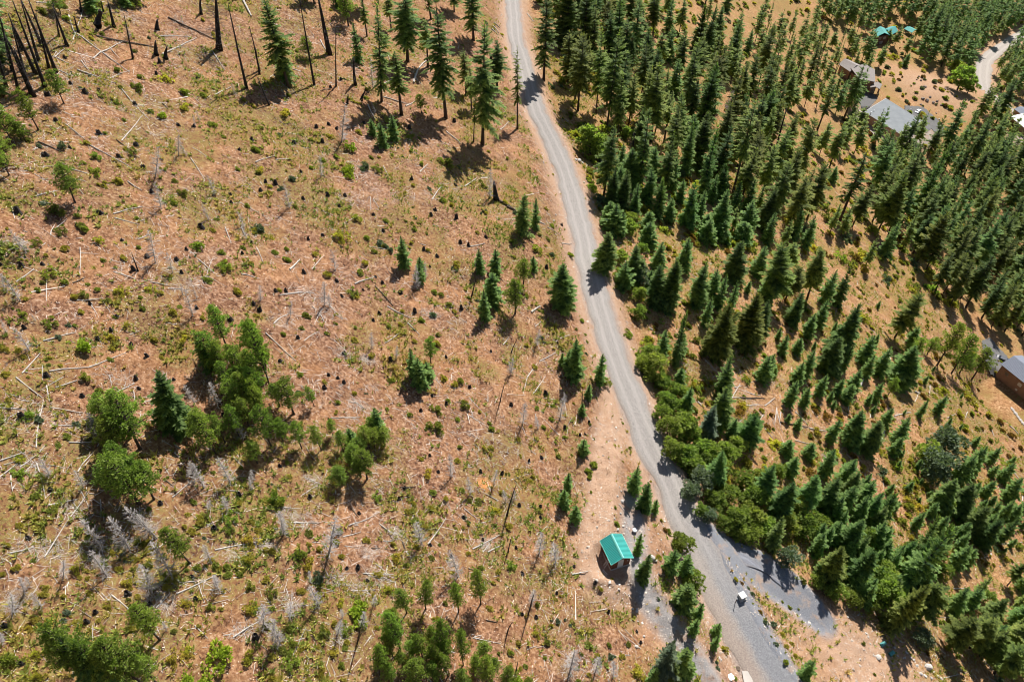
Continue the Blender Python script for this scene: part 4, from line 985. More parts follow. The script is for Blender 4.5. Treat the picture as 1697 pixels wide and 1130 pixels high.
place(840, 750, '''f 620 195 65 42;f 670 285 155 50;f 725 295 228 24;f 642 490 395 28;f 636 505 455 20;f 660 625 505 42;f 798 590 478 52;f 870 600 505 46;q 862 440 64;q 920 615 66;f 865 765 655 56;f 935 818 742 30;f 915 888 818 30;f 1020 905 838 32;f 1015 965 902 26;by 1070 960 38;bg 540 345 26;bg 535 270 13;bg 415 190 13;f 298 180 98 28;f 278 265 178 38;f 335 335 262 36;bg 410 90 30;bg 432 52 32;bg 405 120 22;h 755 1105 900 72;f 850 1085 970 48;f 800 1140 1030 56;f 890 1105 1030 34;f 710 1140 1060 36;bg 930 1125 30;by 145 880 36;bd 205 930 26;by 465 670 22;bg 415 950 26;by 240 720 20;bg 20 980 22;bg 185 1010 18;by 400 1085 22;bg 90 1040 22;bd 600 945 22;by 640 1080 48;bl 30 1100 44;bg 110 1120 30;bd 330 505 11;bg 10 550 34;by 15 360 30;by 680 1110 30;bg 250 10 22;bg 320 10 12;bg 640 10 24;f 370 20 -60 20;by 1100 600 20;by 1130 620 18;bo 1160 640 18;bs 1190 660 18;by 1090 590 16;bs 1210 690 18;bo 1250 780 20;bs 1270 830 24;bs 1240 720 16;by 1260 740 14;bs 1040 1060 20;bg 1130 1110 20;by 760 330 16;by 780 300 12;bg 800 385 26;by 730 180 14;by 710 140 10;bo 780 380 20;bg 350 1120 20;by 520 620 14;bd 370 990 18;by 570 1000 26;by 60 940 24;by 450 1000 30;bg 500 940 20;by 330 470 8;bd 190 900 14;bg 230 700 12;bs 750 720 16;bs 1030 1030 16;bd 85 130 10
;k 0 310 35 160 5;k 5 490 20 410 4;k 105 800 130 690 4;s 125 740 135 670;k 0 890 20 830 4;s 310 1082 335 950;s 435 1082 455 1000;k 45 1075 55 1020 4;s 240 545 230 430;s 160 495 172 390;s 525 1102 525 1030;k 310 1080 332 980 3;s 40 230 35 180
;l 145 405 200 360 4;l 320 600 400 585 7;l 20 135 105 105 4;l 705 300 748 300 4;l 240 540 228 430 4;l 100 970 150 950 3;l 280 1120 310 1095 3;l 390 1020 395 1060 3
;u 60 260;u 165 265 14;u 165 320 14;u 75 595 16;u 245 690 12;u 75 795 14;u 145 810 14;u 500 785 12;u 640 880 12;u 660 935 12;u 435 640 14;u 330 845 12;u 45 470 12;u 190 915 10;u 110 45 10;u 170 25 14;u 330 560 8
;r 715 520 20;r 705 510 12;r 730 530 13;r 568 240 11;r 640 780 11;r 620 770 8;r 638 955 13;r 675 905 9;r 547 380 10;r 572 362 9;r 560 300 8;r 545 215 7;r 555 170 6;r 530 325 7;r 580 345 7;r 563 190 6;r 540 160 5;r 770 490 7;r 740 480 6;r 690 460 6;r 700 380 5;r 720 350 5;r 745 400 6;r 760 430 6;r 730 330 5;r 710 440 5;r 770 360 5;r 1055 1020 7;r 1240 800 5;r 1270 860 7;r 1265 850 6;r 1225 780 4;r 645 830 6;r 600 700 5;r 570 720 5;r 385 290 5;r 410 300 4;r 400 460 5;r 370 480 4;r 395 520 4;r 640 770 6;r 110 50 8;r 590 370 5;r 505 30 4;r 580 160 5''')
place(840, 750, '''q 900 50 60;q 965 20 60;qs 940 125 74;qs 905 185 52;q 1000 220 64;q 1080 200 74;q 1150 120 60;q 1205 210 66;q 1105 300 76;q 1185 300 74;q 1050 330 50;q 1200 390 56;q 1245 340 60;q 1130 375 52;o 1030 170 -30 62;o 1250 230 60 60;by 1180 50 50;q 1245 110 46;q 1010 100 56;qs 990 300 44;q 950 270 40;q 1060 60 50;q 860 10 50''')
place(840, 370, '''q 800 1090 60;q 870 1130 64;q 1000 1125 60;q 760 930 46;q 770 860 44;q 900 1040 54;q 860 900 50;f 1100 1060 960 44;q 1120 1080 56;q 830 820 50;q 700 640 60;q 760 760 46''')
place(840, 0, '''v 52 635 212 36;t 182 395 -110 62;n 350 545 140 62;n 300 420 150 50;n 490 650 130 56;n 440 560 120 46;n 545 690 340 42;n 710 700 300 52;n 655 650 310 46;n 600 620 350 40;t 565 345 75 50;t 650 280 25 46;n 750 320 150 40;o 820 470 285 46;o 795 300 125 40;n 850 310 120 44;n 860 600 180 56;o 945 645 300 52;n 1020 590 150 50;n 1055 745 330 46;v 1105 985 480 60;n 980 520 260 46;n 1190 520 240 44;n 1250 600 240 52;n 1240 420 120 46;
f 545 975 810 64;o 605 925 725 54;q 410 700 78;q 440 740 50;qs 490 800 34;o 690 1005 820 48;f 742 1070 870 36;f 715 860 715 48;f 810 935 762 44;f 1022 745 650 34;o 955 980 600 50;o 875 860 590 54;f 795 1095 970 40;f 895 1120 900 50;o 1040 1130 925 58;f 975 1150 1055 50;o 1170 1150 985 56;h 525 1150 1000 62;f 690 1140 1040 50;q 600 1090 46;f 940 250 20 40;f 1130 205 45 36;f 1185 260 140 30;n 1240 270 120 40;k 960 150 985 -20 5;f 1080 60 -60 34;f 950 190 110 40;n 1245 150 -40 44;n 720 180 -60 46;n 640 120 -90 44;n 560 110 -100 50;n 480 260 -20 50;n 420 320 0 54;t 330 180 -160 60;t 250 160 -200 56;n 790 90 -80 40;n 850 160 -20 40;v 720 170 -30 24;n 1100 420 200 44;n 1140 560 300 44;n 920 420 190 40;n 880 470 280 40;n 770 560 330 36;v 775 700 480 30;v 790 620 440 26;n 830 720 520 40;o 900 720 560 44;qs 860 640 56;qs 640 640 40;q 590 660 36;qs 520 760 24;n 1200 880 640 56;n 1250 980 700 52;f 1000 860 720 40;n 1150 1000 720 46;o 1260 1130 920 50;qs 960 600 30;q 910 1000 30;f 850 1000 880 36;q 480 860 34;f 560 840 700 36;n 1020 330 110 40;n 940 330 150 36;q 960 540 30;
bs 225 430 26;bd 215 500 13;bd 235 550 14;bg 300 640 14;by 410 870 26;by 430 930 26;by 460 970 22;bd 370 745 10;by 230 860 10;bd 150 780 8;bd 115 830 10;bg 225 1110 22;by 840 980 34;bo 930 1050 34;by 250 360 30;bs 1000 560 26;by 880 130 30;by 860 70 26;by 900 20 30;bs 700 1000 20;bo 810 960 24;by 270 290 22;by 380 820 16;by 560 720 30;bg 290 1090 22;
f 70 1150 945 46;f 140 1130 972 30;
r 355 795 16;r 340 790 10;r 372 805 9;r 425 1000 6;r 430 1050 6;r 415 980 5;r 450 830 6;r 465 845 6;r 380 900 5;r 240 1060 6;r 230 1090 8;r 180 800 4;r 300 600 5;r 480 850 6;r 435 1030 5;r 395 870 4;r 100 600 3;
l 440 800 445 850 3;l 470 840 500 850 3;l 100 70 130 110 4;d 0 1020 45 1040 9;l 160 1095 190 1110 7''')
place(1267, 0, '''k 50 770 103 530 7;n 75 830 545 40;n 208 1085 790 42;v 370 1090 740 50;n 270 765 590 36;n 320 825 600 46;t 395 575 300 60;t 440 540 330 44;t 350 560 390 36;n 130 540 390 36;n 195 530 330 36;v 260 640 400 28;t 540 720 520 34;n 640 770 590 38;n 735 730 535 52;n 560 345 200 26;t 480 300 90 36;n 430 260 170 34;n 330 240 150 26;n 280 230 105 30;n 530 1095 820 60;n 650 1050 700 60;o 730 1080 680 76;t 870 800 490 56;t 985 860 490 60;o 910 940 700 56;t 1100 780 560 46;t 1080 900 640 50;k 1075 1030 1150 880 6;n 100 860 720 30;n 560 330 215 20;f 690 330 260 22;bs 830 400 22;by 790 330 24;bo 860 400 24;by 780 350 20;bg 610 480 16;bg 590 360 18;by 630 370 20;bs 600 330 24;by 640 280 34;by 570 270 30;q 950 400 60;q 930 350 44;q 1000 430 40;bl 740 250 22;by 480 730 40;by 470 790 30;bo 520 660 26;bo 500 640 24;bo 540 700 24;by 420 400 20;bo 350 300 18;bs 720 600 16;by 1190 540 34;bo 1210 120 20;f 330 900 820 30;bo 300 90 24;bo 280 80 24;by 210 50 24;bo 300 240 18;
n 60 300 80 46;n 30 420 200 40;n 20 560 380 36;n 110 420 250 40;n 160 360 120 40;n 210 420 180 44;n 240 450 220 40;n 300 520 330 32;n 60 200 40 34;v 20 240 100 26;n 240 130 -20 30;n 350 130 -40 40;n 410 240 100 30;t 500 320 150 32;n 440 90 -60 40;t 600 90 -120 46;t 560 110 -60 40;t 700 120 -60 46;t 780 240 0 50;t 830 290 30 50;t 870 330 90 50;t 920 320 60 44;t 1000 290 90 44;t 1050 260 80 44;t 1100 160 -40 50;t 960 180 0 46;t 890 150 -60 46;v 1125 220 60 34;t 1230 130 0 40;n 740 200 60 36;n 690 280 160 30;n 640 230 120 30;v 600 210 140 18;n 150 900 560 40;n 40 900 620 50;n 90 1000 720 46;n 430 1120 880 44;n 120 1120 850 50;n 20 1100 780 50;v 160 1110 830 30;n 400 700 520 34;n 370 760 560 34;n 440 760 560 34;n 590 870 690 50;n 560 790 640 40;v 745 690 560 20;n 460 640 520 30;f 400 380 330 20;
rd 780 490 12;rd 800 500 14;rd 830 510 12;rd 850 500 9;rd 770 400 8;rd 760 380 7;rd 790 430 9;rd 770 520 9;rd 870 520 7;rd 900 540 7;rd 740 410 6;rd 185 640 9;r 215 680 10;rd 845 560 6;r 860 590 6;r 720 540 5;rd 750 395 6;rd 890 440 8;rd 815 480 8''')

# ---------------------------------------------------------------- fill the woods between the hand-placed trees
def inside(poly, x, y):
    c = False; n = len(poly)
    for i in range(n):
        x1, y1 = poly[i]; x2, y2 = poly[(i + 1) % n]
        if (y1 > y) != (y2 > y) and x < (x2 - x1) * (y - y1) / (y2 - y1) + x1: c = not c
    return c
NOGO = [[(1395, 95), (1470, 105), (1600, 165), (1590, 230), (1480, 245), (1380, 150)], [(1600, 95), (1660, 60), (1680, 85), (1640, 125), (1635, 165), (1600, 150)], [(1665, 170), (1697, 170), (1697, 250), (1650, 220)],
        [(1270, 190), (1330, 200), (1400, 300), (1440, 330), (1430, 380), (1330, 380), (1290, 330)], [(1180, 0), (1270, 0), (1280, 60), (1240, 70), (1185, 40)], [(1610, 560), (1697, 560), (1697, 700), (1640, 640)],
        [(1440, 40), (1520, 40), (1520, 100), (1440, 75)], [(1425, 210), (1470, 250), (1440, 300), (1410, 260)]]
def fill(poly, n, gap, kinds, hmin, hmax, seed, f=1.0):
    rr = random.Random(seed)
    x0 = min(p[0] for p in poly); x1 = max(p[0] for p in poly); y0 = min(p[1] for p in poly); y1 = max(p[1] for p in poly)
    c = 0
    for _ in range(n * 40):
        if c >= n: break
        x = rr.uniform(x0, x1); y = rr.uniform(y0, y1)
        if not inside(poly, x, y) or any(inside(q, x, y) for q in NOGO): continue
        if any((x - u[0]) ** 2 + ((y - u[2]) * .7) ** 2 < gap * gap for u in USED): continue
        p = at(x, y)
        if dist_line(np.array([p.x]), np.array([p.y]), road)[0][0] < 4.5 or dist_line(np.array([p.x]), np.array([p.y]), valley)[0][0] < 6: continue
        if any(math.hypot(p.x - q[0], p.y - q[1]) < q[3] + 1 for q in pads): continue
        H = rr.uniform(hmin, hmax)
        tree(rr.choice(kinds), p.x, p.y, H, None); USED.append((x, y, y)); c += 1
fill([(905, 60), (960, 190), (1000, 330), (1260, 330), (1270, 200), (1180, 60), (1180, 0), (895, 0)], 58, 13, 'nnto', 14, 24, 1)
fill([(1440, 300), (1500, 250), (1600, 240), (1697, 210), (1697, 560), (1600, 540), (1500, 440), (1440, 380)], 105, 12, 'ttnn', 16, 25, 2)
fill([(1470, 0), (1697, 0), (1697, 90), (1600, 60), (1600, 140), (1520, 100), (1440, 60), (1350, 40), (1350, 0)], 120, 8, 'ttn', 20, 30, 3)
fill([(1640, 170), (1697, 160), (1697, 330), (1600, 330), (1590, 230)], 16, 12, 'tn', 20, 28, 4)
fill([(1250, 60), (1400, 60), (1400, 160), (1300, 200), (1250, 300)], 40, 13, 'nnv', 14, 22, 5)
fill([(1000, 330), (1280, 330), (1340, 420), (1180, 400), (1040, 380)], 16, 15, 'no', 8, 13, 6)
fill([(1340, 380), (1440, 380), (1500, 480), (1400, 450)], 4, 17, 'no', 10, 15, 7)
fill([(1330, 880), (1430, 815), (1500, 930), (1510, 1000), (1430, 1012), (1350, 960)], 30, 10, 'oof', 5.5, 9, 11)
fill([(1540, 1000), (1697, 960), (1697, 1100), (1600, 1080)], 12, 12, 'onf', 7, 11, 12)
fill([(1500, 880), (1640, 760), (1697, 860), (1600, 940)], 16, 12, 'of', 4, 8, 13)
fill([(1160, 480), (1450, 480), (1600, 600), (1660, 720), (1400, 800), (1150, 620)], 34, 10, 'f', 1.8, 4.0, 14)
fill([(1380, 780), (1600, 700), (1697, 760), (1697, 940), (1500, 860)], 20, 9, 'f', 1.8, 4.0, 15)
fill([(1642, 60), (1697, 70), (1697, 165), (1648, 150)], 16, 9, 'tn', 16, 24, 16)
NOGO[0] = [(1455, 105), (1600, 165), (1570, 225), (1480, 225), (1430, 180)]
fill([(1380, 100), (1440, 90), (1440, 175), (1480, 240), (1400, 240)], 7, 10, 'tn', 14, 20, 17)
place(1267, 0, 's 640 760 700 640;s 1120 900 1190 760;k 330 420 370 300 3;')
place(840, 0, 's 700 560 710 440;s 1080 560 1120 420;k 620 760 625 640 4;s 930 430 950 320')
place(0, 370, 'p 1150 830 680 60;p 1100 760 590 56;p 1230 880 740 60;p 1200 820 700 50;o 1040 730 540 40;p 1180 1050 900 56;p 520 960 850 60;p 600 1140 960 80;p 1110 1080 950 56')
place(420, 370, 'p 130 900 790 54;p 150 1080 960 46;p 580 1060 960 44;f 490 1090 1010 36;p 30 880 700 60')
place(0, 750, 'f 500 1120 900 80;p 560 1100 920 80;p 720 200 30 70')
place(420, 750, 'p 880 960 860 46;p 790 1010 930 50;p 1090 1090 1010 46;p 690 1010 900 44;p 960 1040 930 44;p 1190 1090 1010 40;p 680 1130 1040 46;p 740 1060 980 40;p 900 1130 1030 50')
place(1267, 750, 'q 400 420 60;q 350 560 50;q 620 620 60;q 700 480 50;q 420 700 50;q 500 720 54;q 870 560 44;q 1080 700 40;q 150 250 54;q 240 200 50;q 330 250 54;qs 1020 830 40')
# the wood goes on above and to the right of the photograph's edge
fill([(900, -90), (1700, -70), (1700, 0), (900, 0)], 26, 22, 'tn', 18, 26, 8)
fill([(1697, 300), (1780, 300), (1780, 560), (1697, 560)], 10, 22, 'tn', 16, 24, 9)

# ---------------------------------------------------------------- resolve the queues: the 300 largest as individuals, the rest as one mass
def px_size(x, y, H):
    X, Y, s = project((x, y, gh(x, y) + H * .4))
    off = max(0, -X, X - 1697) + max(0, -Y, Y - 1130)
    return H * s - off * 2

def bake(name, items, mat_list, label, cat):
    """items: (V, F, matindex, attr) -> ONE mesh"""
    Vs, Fs, Ms, As, n = [], [], [], [], 0
    for V_, F_, mi, a in items:
        Vs.append(V_); Fs.append(F_ + n); Ms.append(np.full(len(F_), mi, np.int32)); As.append(a); n += len(V_)
    me = np_mesh(name, np.concatenate(Vs), np.concatenate(Fs), None, dict(tip=np.concatenate(As)))
    for m_ in mat_list: me.materials.append(m_)
    me.polygons.foreach_set('material_index', np.concatenate(Ms)); me.update()
    o = link(bpy.data.objects.new(name, me)); tag(o, label, cat, None, 'stuff')
    return o

def arrays(me, k):
    V_ = np.empty(len(me.vertices) * 3, np.float32); me.vertices.foreach_get('co', V_)
    F_ = np.array([tuple(p.vertices) for p in me.polygons if len(p.vertices) == k], np.int32)
    a = np.zeros(len(me.vertices), np.float32)
    if 'tip' in me.attributes: me.attributes['tip'].data.foreach_get('value', a)
    return V_.reshape(-1, 3), F_, a

def xform(V_, x, y, z, sr, sz, rot, sl=0.0):
    c, s = math.cos(rot), math.sin(rot); W = np.empty_like(V_)
    W[:, 0] = (V_[:, 0] * c - V_[:, 1] * s) * sr + x; W[:, 1] = (V_[:, 0] * s + V_[:, 1] * c) * sr + y; W[:, 2] = V_[:, 2] * sz + z - (W[:, 0] - x) * sl
    return W

FIRQ.sort(key=lambda q: -px_size(q[1], q[2], q[3]))
DEFER[0] = False
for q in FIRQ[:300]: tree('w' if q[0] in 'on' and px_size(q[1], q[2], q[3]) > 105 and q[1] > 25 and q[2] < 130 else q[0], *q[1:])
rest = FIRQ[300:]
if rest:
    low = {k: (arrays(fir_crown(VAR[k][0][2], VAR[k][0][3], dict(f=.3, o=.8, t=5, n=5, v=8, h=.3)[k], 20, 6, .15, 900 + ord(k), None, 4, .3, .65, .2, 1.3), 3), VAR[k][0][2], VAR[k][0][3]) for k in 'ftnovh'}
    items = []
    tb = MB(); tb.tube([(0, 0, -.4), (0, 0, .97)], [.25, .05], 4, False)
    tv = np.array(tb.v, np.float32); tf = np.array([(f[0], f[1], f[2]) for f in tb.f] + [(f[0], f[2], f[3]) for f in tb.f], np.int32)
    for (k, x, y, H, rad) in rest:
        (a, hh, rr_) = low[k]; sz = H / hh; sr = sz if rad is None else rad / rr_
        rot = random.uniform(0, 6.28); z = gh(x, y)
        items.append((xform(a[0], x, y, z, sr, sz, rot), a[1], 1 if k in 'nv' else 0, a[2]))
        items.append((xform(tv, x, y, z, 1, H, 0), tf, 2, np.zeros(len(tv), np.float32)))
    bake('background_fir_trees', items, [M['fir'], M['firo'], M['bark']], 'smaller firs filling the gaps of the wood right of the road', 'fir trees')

# small shrubs sprinkled where the ground is green, besides those placed by hand
rr = random.Random(77); c = 0
while c < 4300:
    x = rr.uniform(-84, 40) if rr.random() < .6 else rr.uniform(12, 130); y = rr.uniform(20, 225)
    X, Y, s = project((x, y, gh(x, y)))
    if not (-60 < X < 1760 and -40 < Y < 1190): continue
    i = min(max(np.searchsorted(xs, x), 0), len(xs) - 1); j = min(max(np.searchsorted(ys, y), 0), len(ys) - 1)
    if rr.random() > .10 + gv[i, j] + .25 * gdry[i, j] or gbare[i, j] > .3 or ggrav[i, j] > .2: continue
    right = gdry[i, j] > .5
    kk = rr.choice('yodydgy' if right else 'yyydgygs'); rad_ = (.2 + .5 * rr.random() ** 2) * (1.2 if right else 1)
    for _ in range(rr.choice((1, 1, 2, 3, 5))):
        SHQ.append((kk if rr.random() < .8 else 'y', x, y, rad_ * rr.uniform(.5, 1.1))); c += 1
        x += rr.gauss(0, rad_ * 1.1); y += rr.gauss(0, rad_ * 1.1)
def understory(poly, n, r0, r1, ks, seed):
    q = random.Random(seed); c = 0
    x0 = min(p[0] for p in poly); x1 = max(p[0] for p in poly); y0 = min(p[1] for p in poly); y1 = max(p[1] for p in poly)
    for _ in range(n * 5):
        X, Y = q.uniform(x0, x1), q.uniform(y0, y1)
        if c >= n or not inside(poly, X, Y): continue
        p = at(X, Y)
        if dist_line(np.array([p.x]), np.array([p.y]), road)[0][0] < 4.2 or dist_line(np.array([p.x]), np.array([p.y]), valley)[0][0] < 6: continue
        if dist_line(np.array([p.x]), np.array([p.y]), branch)[0][0] < 5.5 or any(math.hypot(p.x - v[0], p.y - v[1]) < v[3] - 1 for v in pads): continue
        if fbm(p.x, p.y, 11, 85, 2) < .40: continue
        SHQ.append((q.choice(ks), p.x, p.y, r0 + (r1 - r0) * q.random() ** 2)); c += 1
understory([(905, 60), (960, 250), (1000, 400), (1260, 420), (1270, 0), (895, 0)], 560, .9, 2.4, 'ddgysog', 1)
understory([(1000, 380), (1100, 720), (1200, 860), (1400, 900), (1697, 1000), (1697, 560), (1500, 480), (1300, 400)], 640, .5, 1.5, 'yyogdgoyd', 2)
understory([(1260, 0), (1697, 0), (1697, 560), (1500, 480), (1300, 400)], 850, 1.0, 2.9, 'ddyyosg', 3)
understory([(1440, 60), (1620, 120), (1610, 240), (1560, 240), (1450, 130)], 50, .5, 1.5, 'yyobs', 4) if False else None
ok_ = [q for q in SHQ if not any(math.hypot(q[1] - v[0], q[2] - v[1]) < v[3] for v in pads) and dist_line(np.array([q[1]]), np.array([q[2]]), road)[0][0] > 2.5 + q[3] * .7]
SHQ[:] = ok_
SHQ.sort(key=lambda q: -px_size(q[1], q[2], q[3]))
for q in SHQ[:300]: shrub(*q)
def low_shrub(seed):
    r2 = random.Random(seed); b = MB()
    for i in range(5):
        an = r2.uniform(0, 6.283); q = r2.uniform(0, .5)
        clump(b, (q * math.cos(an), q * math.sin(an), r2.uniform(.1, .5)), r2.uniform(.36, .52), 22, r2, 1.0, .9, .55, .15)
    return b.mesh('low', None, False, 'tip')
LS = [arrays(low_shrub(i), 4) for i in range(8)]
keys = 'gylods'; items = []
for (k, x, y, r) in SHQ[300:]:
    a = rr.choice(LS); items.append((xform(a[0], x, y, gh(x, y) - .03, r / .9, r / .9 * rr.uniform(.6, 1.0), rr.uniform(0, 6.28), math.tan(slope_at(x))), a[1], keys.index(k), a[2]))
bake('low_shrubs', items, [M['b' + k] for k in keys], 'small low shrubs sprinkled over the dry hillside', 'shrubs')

LOGQ.sort(key=lambda q: -(q[0] - q[1]).length * project(q[0])[2])
for q in LOGQ[:300]: log(*q)

# ---------------------------------------------------------------- ground cover nobody could count
def scatter(n, seed, pf):
    g = np.random.default_rng(seed)
    x = g.uniform(-95, 150, n); y = g.uniform(12, 250, n)
    z = base_h(x, y)
    fw = .70711 * (y - z); X = 848.5 + FPX * x / fw; Y = 565 - FPX * .70711 * (y + z) / fw
    ok = (X > -120) & (X < 1820) & (Y > -60) & (Y < 1230)
    ok &= g.random(n) < np.clip((105. / fw) ** 1.6, 0, 1)
    x, y = x[ok], y[ok]
    i = np.clip(np.searchsorted(xs, x), 0, len(xs) - 1); j = np.clip(np.searchsorted(ys, y), 0, len(ys) - 1)
    mk = dict(veg=gv[i, j], dry=gdry[i, j], bare=gbare[i, j], grav=ggrav[i, j])
    dr, ir = dist_line(x, y, road); db, ib = dist_line(x, y, branch)
    off = (dr > road[ir, 2] / 2 + .15) & (db > branch[ib, 2] / 2 + .1)
    for (cx, cy, cz, r) in pads: off &= np.hypot(x - cx, y - cy) > r
    p = pf(mk, x, y)
    keep = off & (g.random(len(x)) < p)
    x, y = x[keep], y[keep]
    return x, y, gh_arr(x, y), {k: v[keep] for k, v in mk.items()}, g

def tuft_material():
    m, nt, N, L, B = nmat('grass_and_herbs')
    a = N.new('ShaderNodeAttribute'); a.attribute_name = 'tone'
    r = ramp(N, [(0., (.70, .48, .32)), (.25, (.60, .42, .17)), (.45, (.50, .44, .10)), (.65, (.37, .40, .085)), (.85, (.24, .33, .07)), (1., (.13, .19, .04))])
    L.new(a.outputs['Fac'], r.inputs[0]); L.new(r.outputs[0], B.inputs['Base Color'])
    B.inputs['Roughness'].default_value = .7; B.inputs['Specular IOR Level'].default_value = .2
    t = N.new('ShaderNodeBsdfTranslucent'); L.new(r.outputs[0], t.inputs['Color'])
    ms = N.new('ShaderNodeMixShader'); ms.inputs[0].default_value = .45
    L.new(B.outputs[0], ms.inputs[1]); L.new(t.outputs[0], ms.inputs[2]); L.new(ms.outputs[0], N['Material Output'].inputs['Surface'])
    return m
TM = tuft_material()
def tufts(name, n, seed, pf, tonef, h0, h1, spread, blades, label, wide=.5):
    x, y, z, mk, g = scatter(n, seed, pf)
    k = len(x); tone = np.clip(tonef(mk, g, x, y), 0, 1)
    H = g.uniform(h0, h1, k) * (.7 + .6 * vnoise(x, y, 3, seed + 3))
    Vl = []; Fl = []
    V_ = np.empty((k, blades, 3, 3), np.float32); T_ = np.empty((k, blades, 3), np.float32)
    for b in range(blades):
        an = g.uniform(0, 6.283, k); l = H * g.uniform(.7, 1.2, k); ou = H * g.uniform(.2, spread, k); w = H * wide * g.uniform(.25, .5, k)
        c, s = np.cos(an), np.sin(an)
        V_[:, b, 0] = np.stack([x + c * .15 * ou - s * w, y + s * .15 * ou + c * w, z - .03], -1)
        V_[:, b, 1] = np.stack([x + c * .15 * ou + s * w, y + s * .15 * ou - c * w, z - .03], -1)
        V_[:, b, 2] = np.stack([x + c * ou, y + s * ou, z + l], -1)
        T_[:, b] = (tone + g.normal(0, .06, k))[:, None]
    V2 = V_.reshape(-1, 3); F2 = np.arange(len(V2)).reshape(-1, 3)
    o = link(bpy.data.objects.new(name, np_mesh(name, V2, F2, TM, dict(tone=np.clip(T_.reshape(-1), 0, 1))))); tag(o, label, None, None, 'stuff')
    o['category'] = 'grass' if 'grass' in name else 'herbs'
tufts('dry_grass', 520000, 21, lambda m, x, y: (.08 + .26 * m['dry']) * (1 - .8 * m['bare']) * (1 - .9 * m['grav']) * np.clip(fbm(x, y, 5, 61, 2) * 2.4 - .55, .05, 1),
      lambda m, g, x, y: .02 + .22 * g.random(len(x)) + .25 * m['veg'], .08, .26, 1.2, 4, 'short straw coloured dry grass covering the hillside', .6)
tufts('green_herbs', 480000, 22, lambda m, x, y: np.clip(m['veg'] * 1.1 + .03, 0, .9) * np.clip(fbm(x, y, 2.2, 63, 2) * 4 - 1.5, .0, 1),
      lambda m, g, x, y: .42 + .30 * g.random(len(x)) + .5 * (vnoise(x, y, 2.5, 64) - .5), .08, .30, 1.6, 5, 'patches of low olive green herbs on the burnt slope', .8)

tufts('herb_clumps', 300000, 29, lambda m, x, y: np.clip(m['veg'] * .9 + .04, 0, .8) * np.clip(fbm(x, y, 3.5, 69, 2) * 4 - 1.7, .0, 1),
      lambda m, g, x, y: .36 + .38 * g.random(len(x)) + .4 * (vnoise(x, y, 6, 66) - .5), .20, .48, 1.5, 10, 'knee high yellow green and olive plant clumps on the slope', .75)

def flat_material(name, stops):
    m, nt, N, L, B = nmat(name)
    a = N.new('ShaderNodeAttribute'); a.attribute_name = 'tone'
    r = ramp(N, stops); L.new(a.outputs['Fac'], r.inputs[0]); L.new(r.outputs[0], B.inputs['Base Color'])
    B.inputs['Roughness'].default_value = .85; B.inputs['Specular IOR Level'].default_value = .2
    return m
# twigs and chips: thin three-sided sticks
def sticks(name, n, seed, pf, l0, l1, w0, w1, stops, label, up=.2, centres=None):
    if centres is None:
        x, y, z, mk, g = scatter(n, seed, pf)
    else:
        g = np.random.default_rng(seed); cx = np.repeat(centres[:, 0], n); cy = np.repeat(centres[:, 1], n); cr = np.repeat(centres[:, 2], n)
        an = g.uniform(0, 6.283, len(cx)); q = g.random(len(cx)) ** .7 * cr
        x = cx + q * np.cos(an); y = cy + q * np.sin(an) * .8; z = gh_arr(x, y)
    k = len(x); an = g.uniform(0, 6.283, k); L_ = g.uniform(l0, l1, k) * g.random(k) ** .5; W = g.uniform(w0, w1, k)
    c, s = np.cos(an), np.sin(an); x2 = x + c * L_; y2 = y + s * L_; z2 = gh_arr(x2, y2) + L_ * g.uniform(0, up, k)
    P0 = np.stack([x, y, z + W * .5], -1); P1 = np.stack([x2, y2, z2 + W * .5], -1)
    S = np.stack([-s * W, c * W, np.zeros(k)], -1); U = np.stack([np.zeros(k), np.zeros(k), W * 1.4], -1)
    V_ = np.stack([P0 - S, P0 + S, P0 + U, P1 - S * .4, P1 + S * .4, P1 + U * .4], 1).reshape(-1, 3)
    b = np.arange(k)[:, None] * 6
    F_ = np.concatenate([b + np.array([[0, 3, 5, 2]]), b + np.array([[2, 5, 4, 1]])], 0)
    t = np.repeat(g.random(k), 6)
    o = link(bpy.data.objects.new(name, np_mesh(name, V_, F_, flat_material(name, stops), dict(tone=t)))); tag(o, label, 'dead branches', None, 'stuff')
GREYW = [(0, (.30, .26, .23)), (.5, (.50, .46, .42)), (1, (.70, .66, .61))]
sticks('twig_litter', 330000, 23, lambda m, x, y: .5 * (1 - m['bare']) * (1 - m['grav']) * np.clip(fbm(x, y, 7, 65, 2) * 3 - 1.1, .06, 1), .2, 1.7, .014, .038, GREYW, 'pale twigs and bark scattered over the slope')
sticks('bark_chips', 420000, 24, lambda m, x, y: .55 * (1 - .5 * m['bare']) * (1 - m['grav']), .08, .30, .03, .07, [(0, (.10, .06, .04)), (.35, (.26, .15, .10)), (.7, (.60, .44, .33)), (1, (.76, .62, .50))], 'brown bark chips and fern litter on the soil', .5)
sticks('small_logs', 11000, 27, lambda m, x, y: .55 * (1 - m['bare']) * (1 - m['grav']) * np.clip(fbm(x, y, 14, 73, 2) * 5 - 2.2, .04, 1), .8, 4.4, .025, .07, GREYW, 'thin bleached poles and broken trunks strewn over the slope', .06)
cent = []
for (X_, Y_, r_) in [(600, 980, 3), (640, 960, 3), (780, 975, 3), (480, 985, 2.2), (540, 830, 2), (870, 960, 2), (1000, 940, 2.5)]:
    p = at(420 + X_ / 2.974, Y_ / 2.974); cent.append((p.x, p.y, r_))
for (X_, Y_, r_) in [(880, 200, 3.2), (900, 230, 3), (1070, 310, 2.5), (880, 110, 2.5), (620, 80, 2), (230, 40, 3), (1060, 190, 2)]:
    p = at(X_ / 2.974, Y_ / 2.974); cent.append((p.x, p.y, r_))
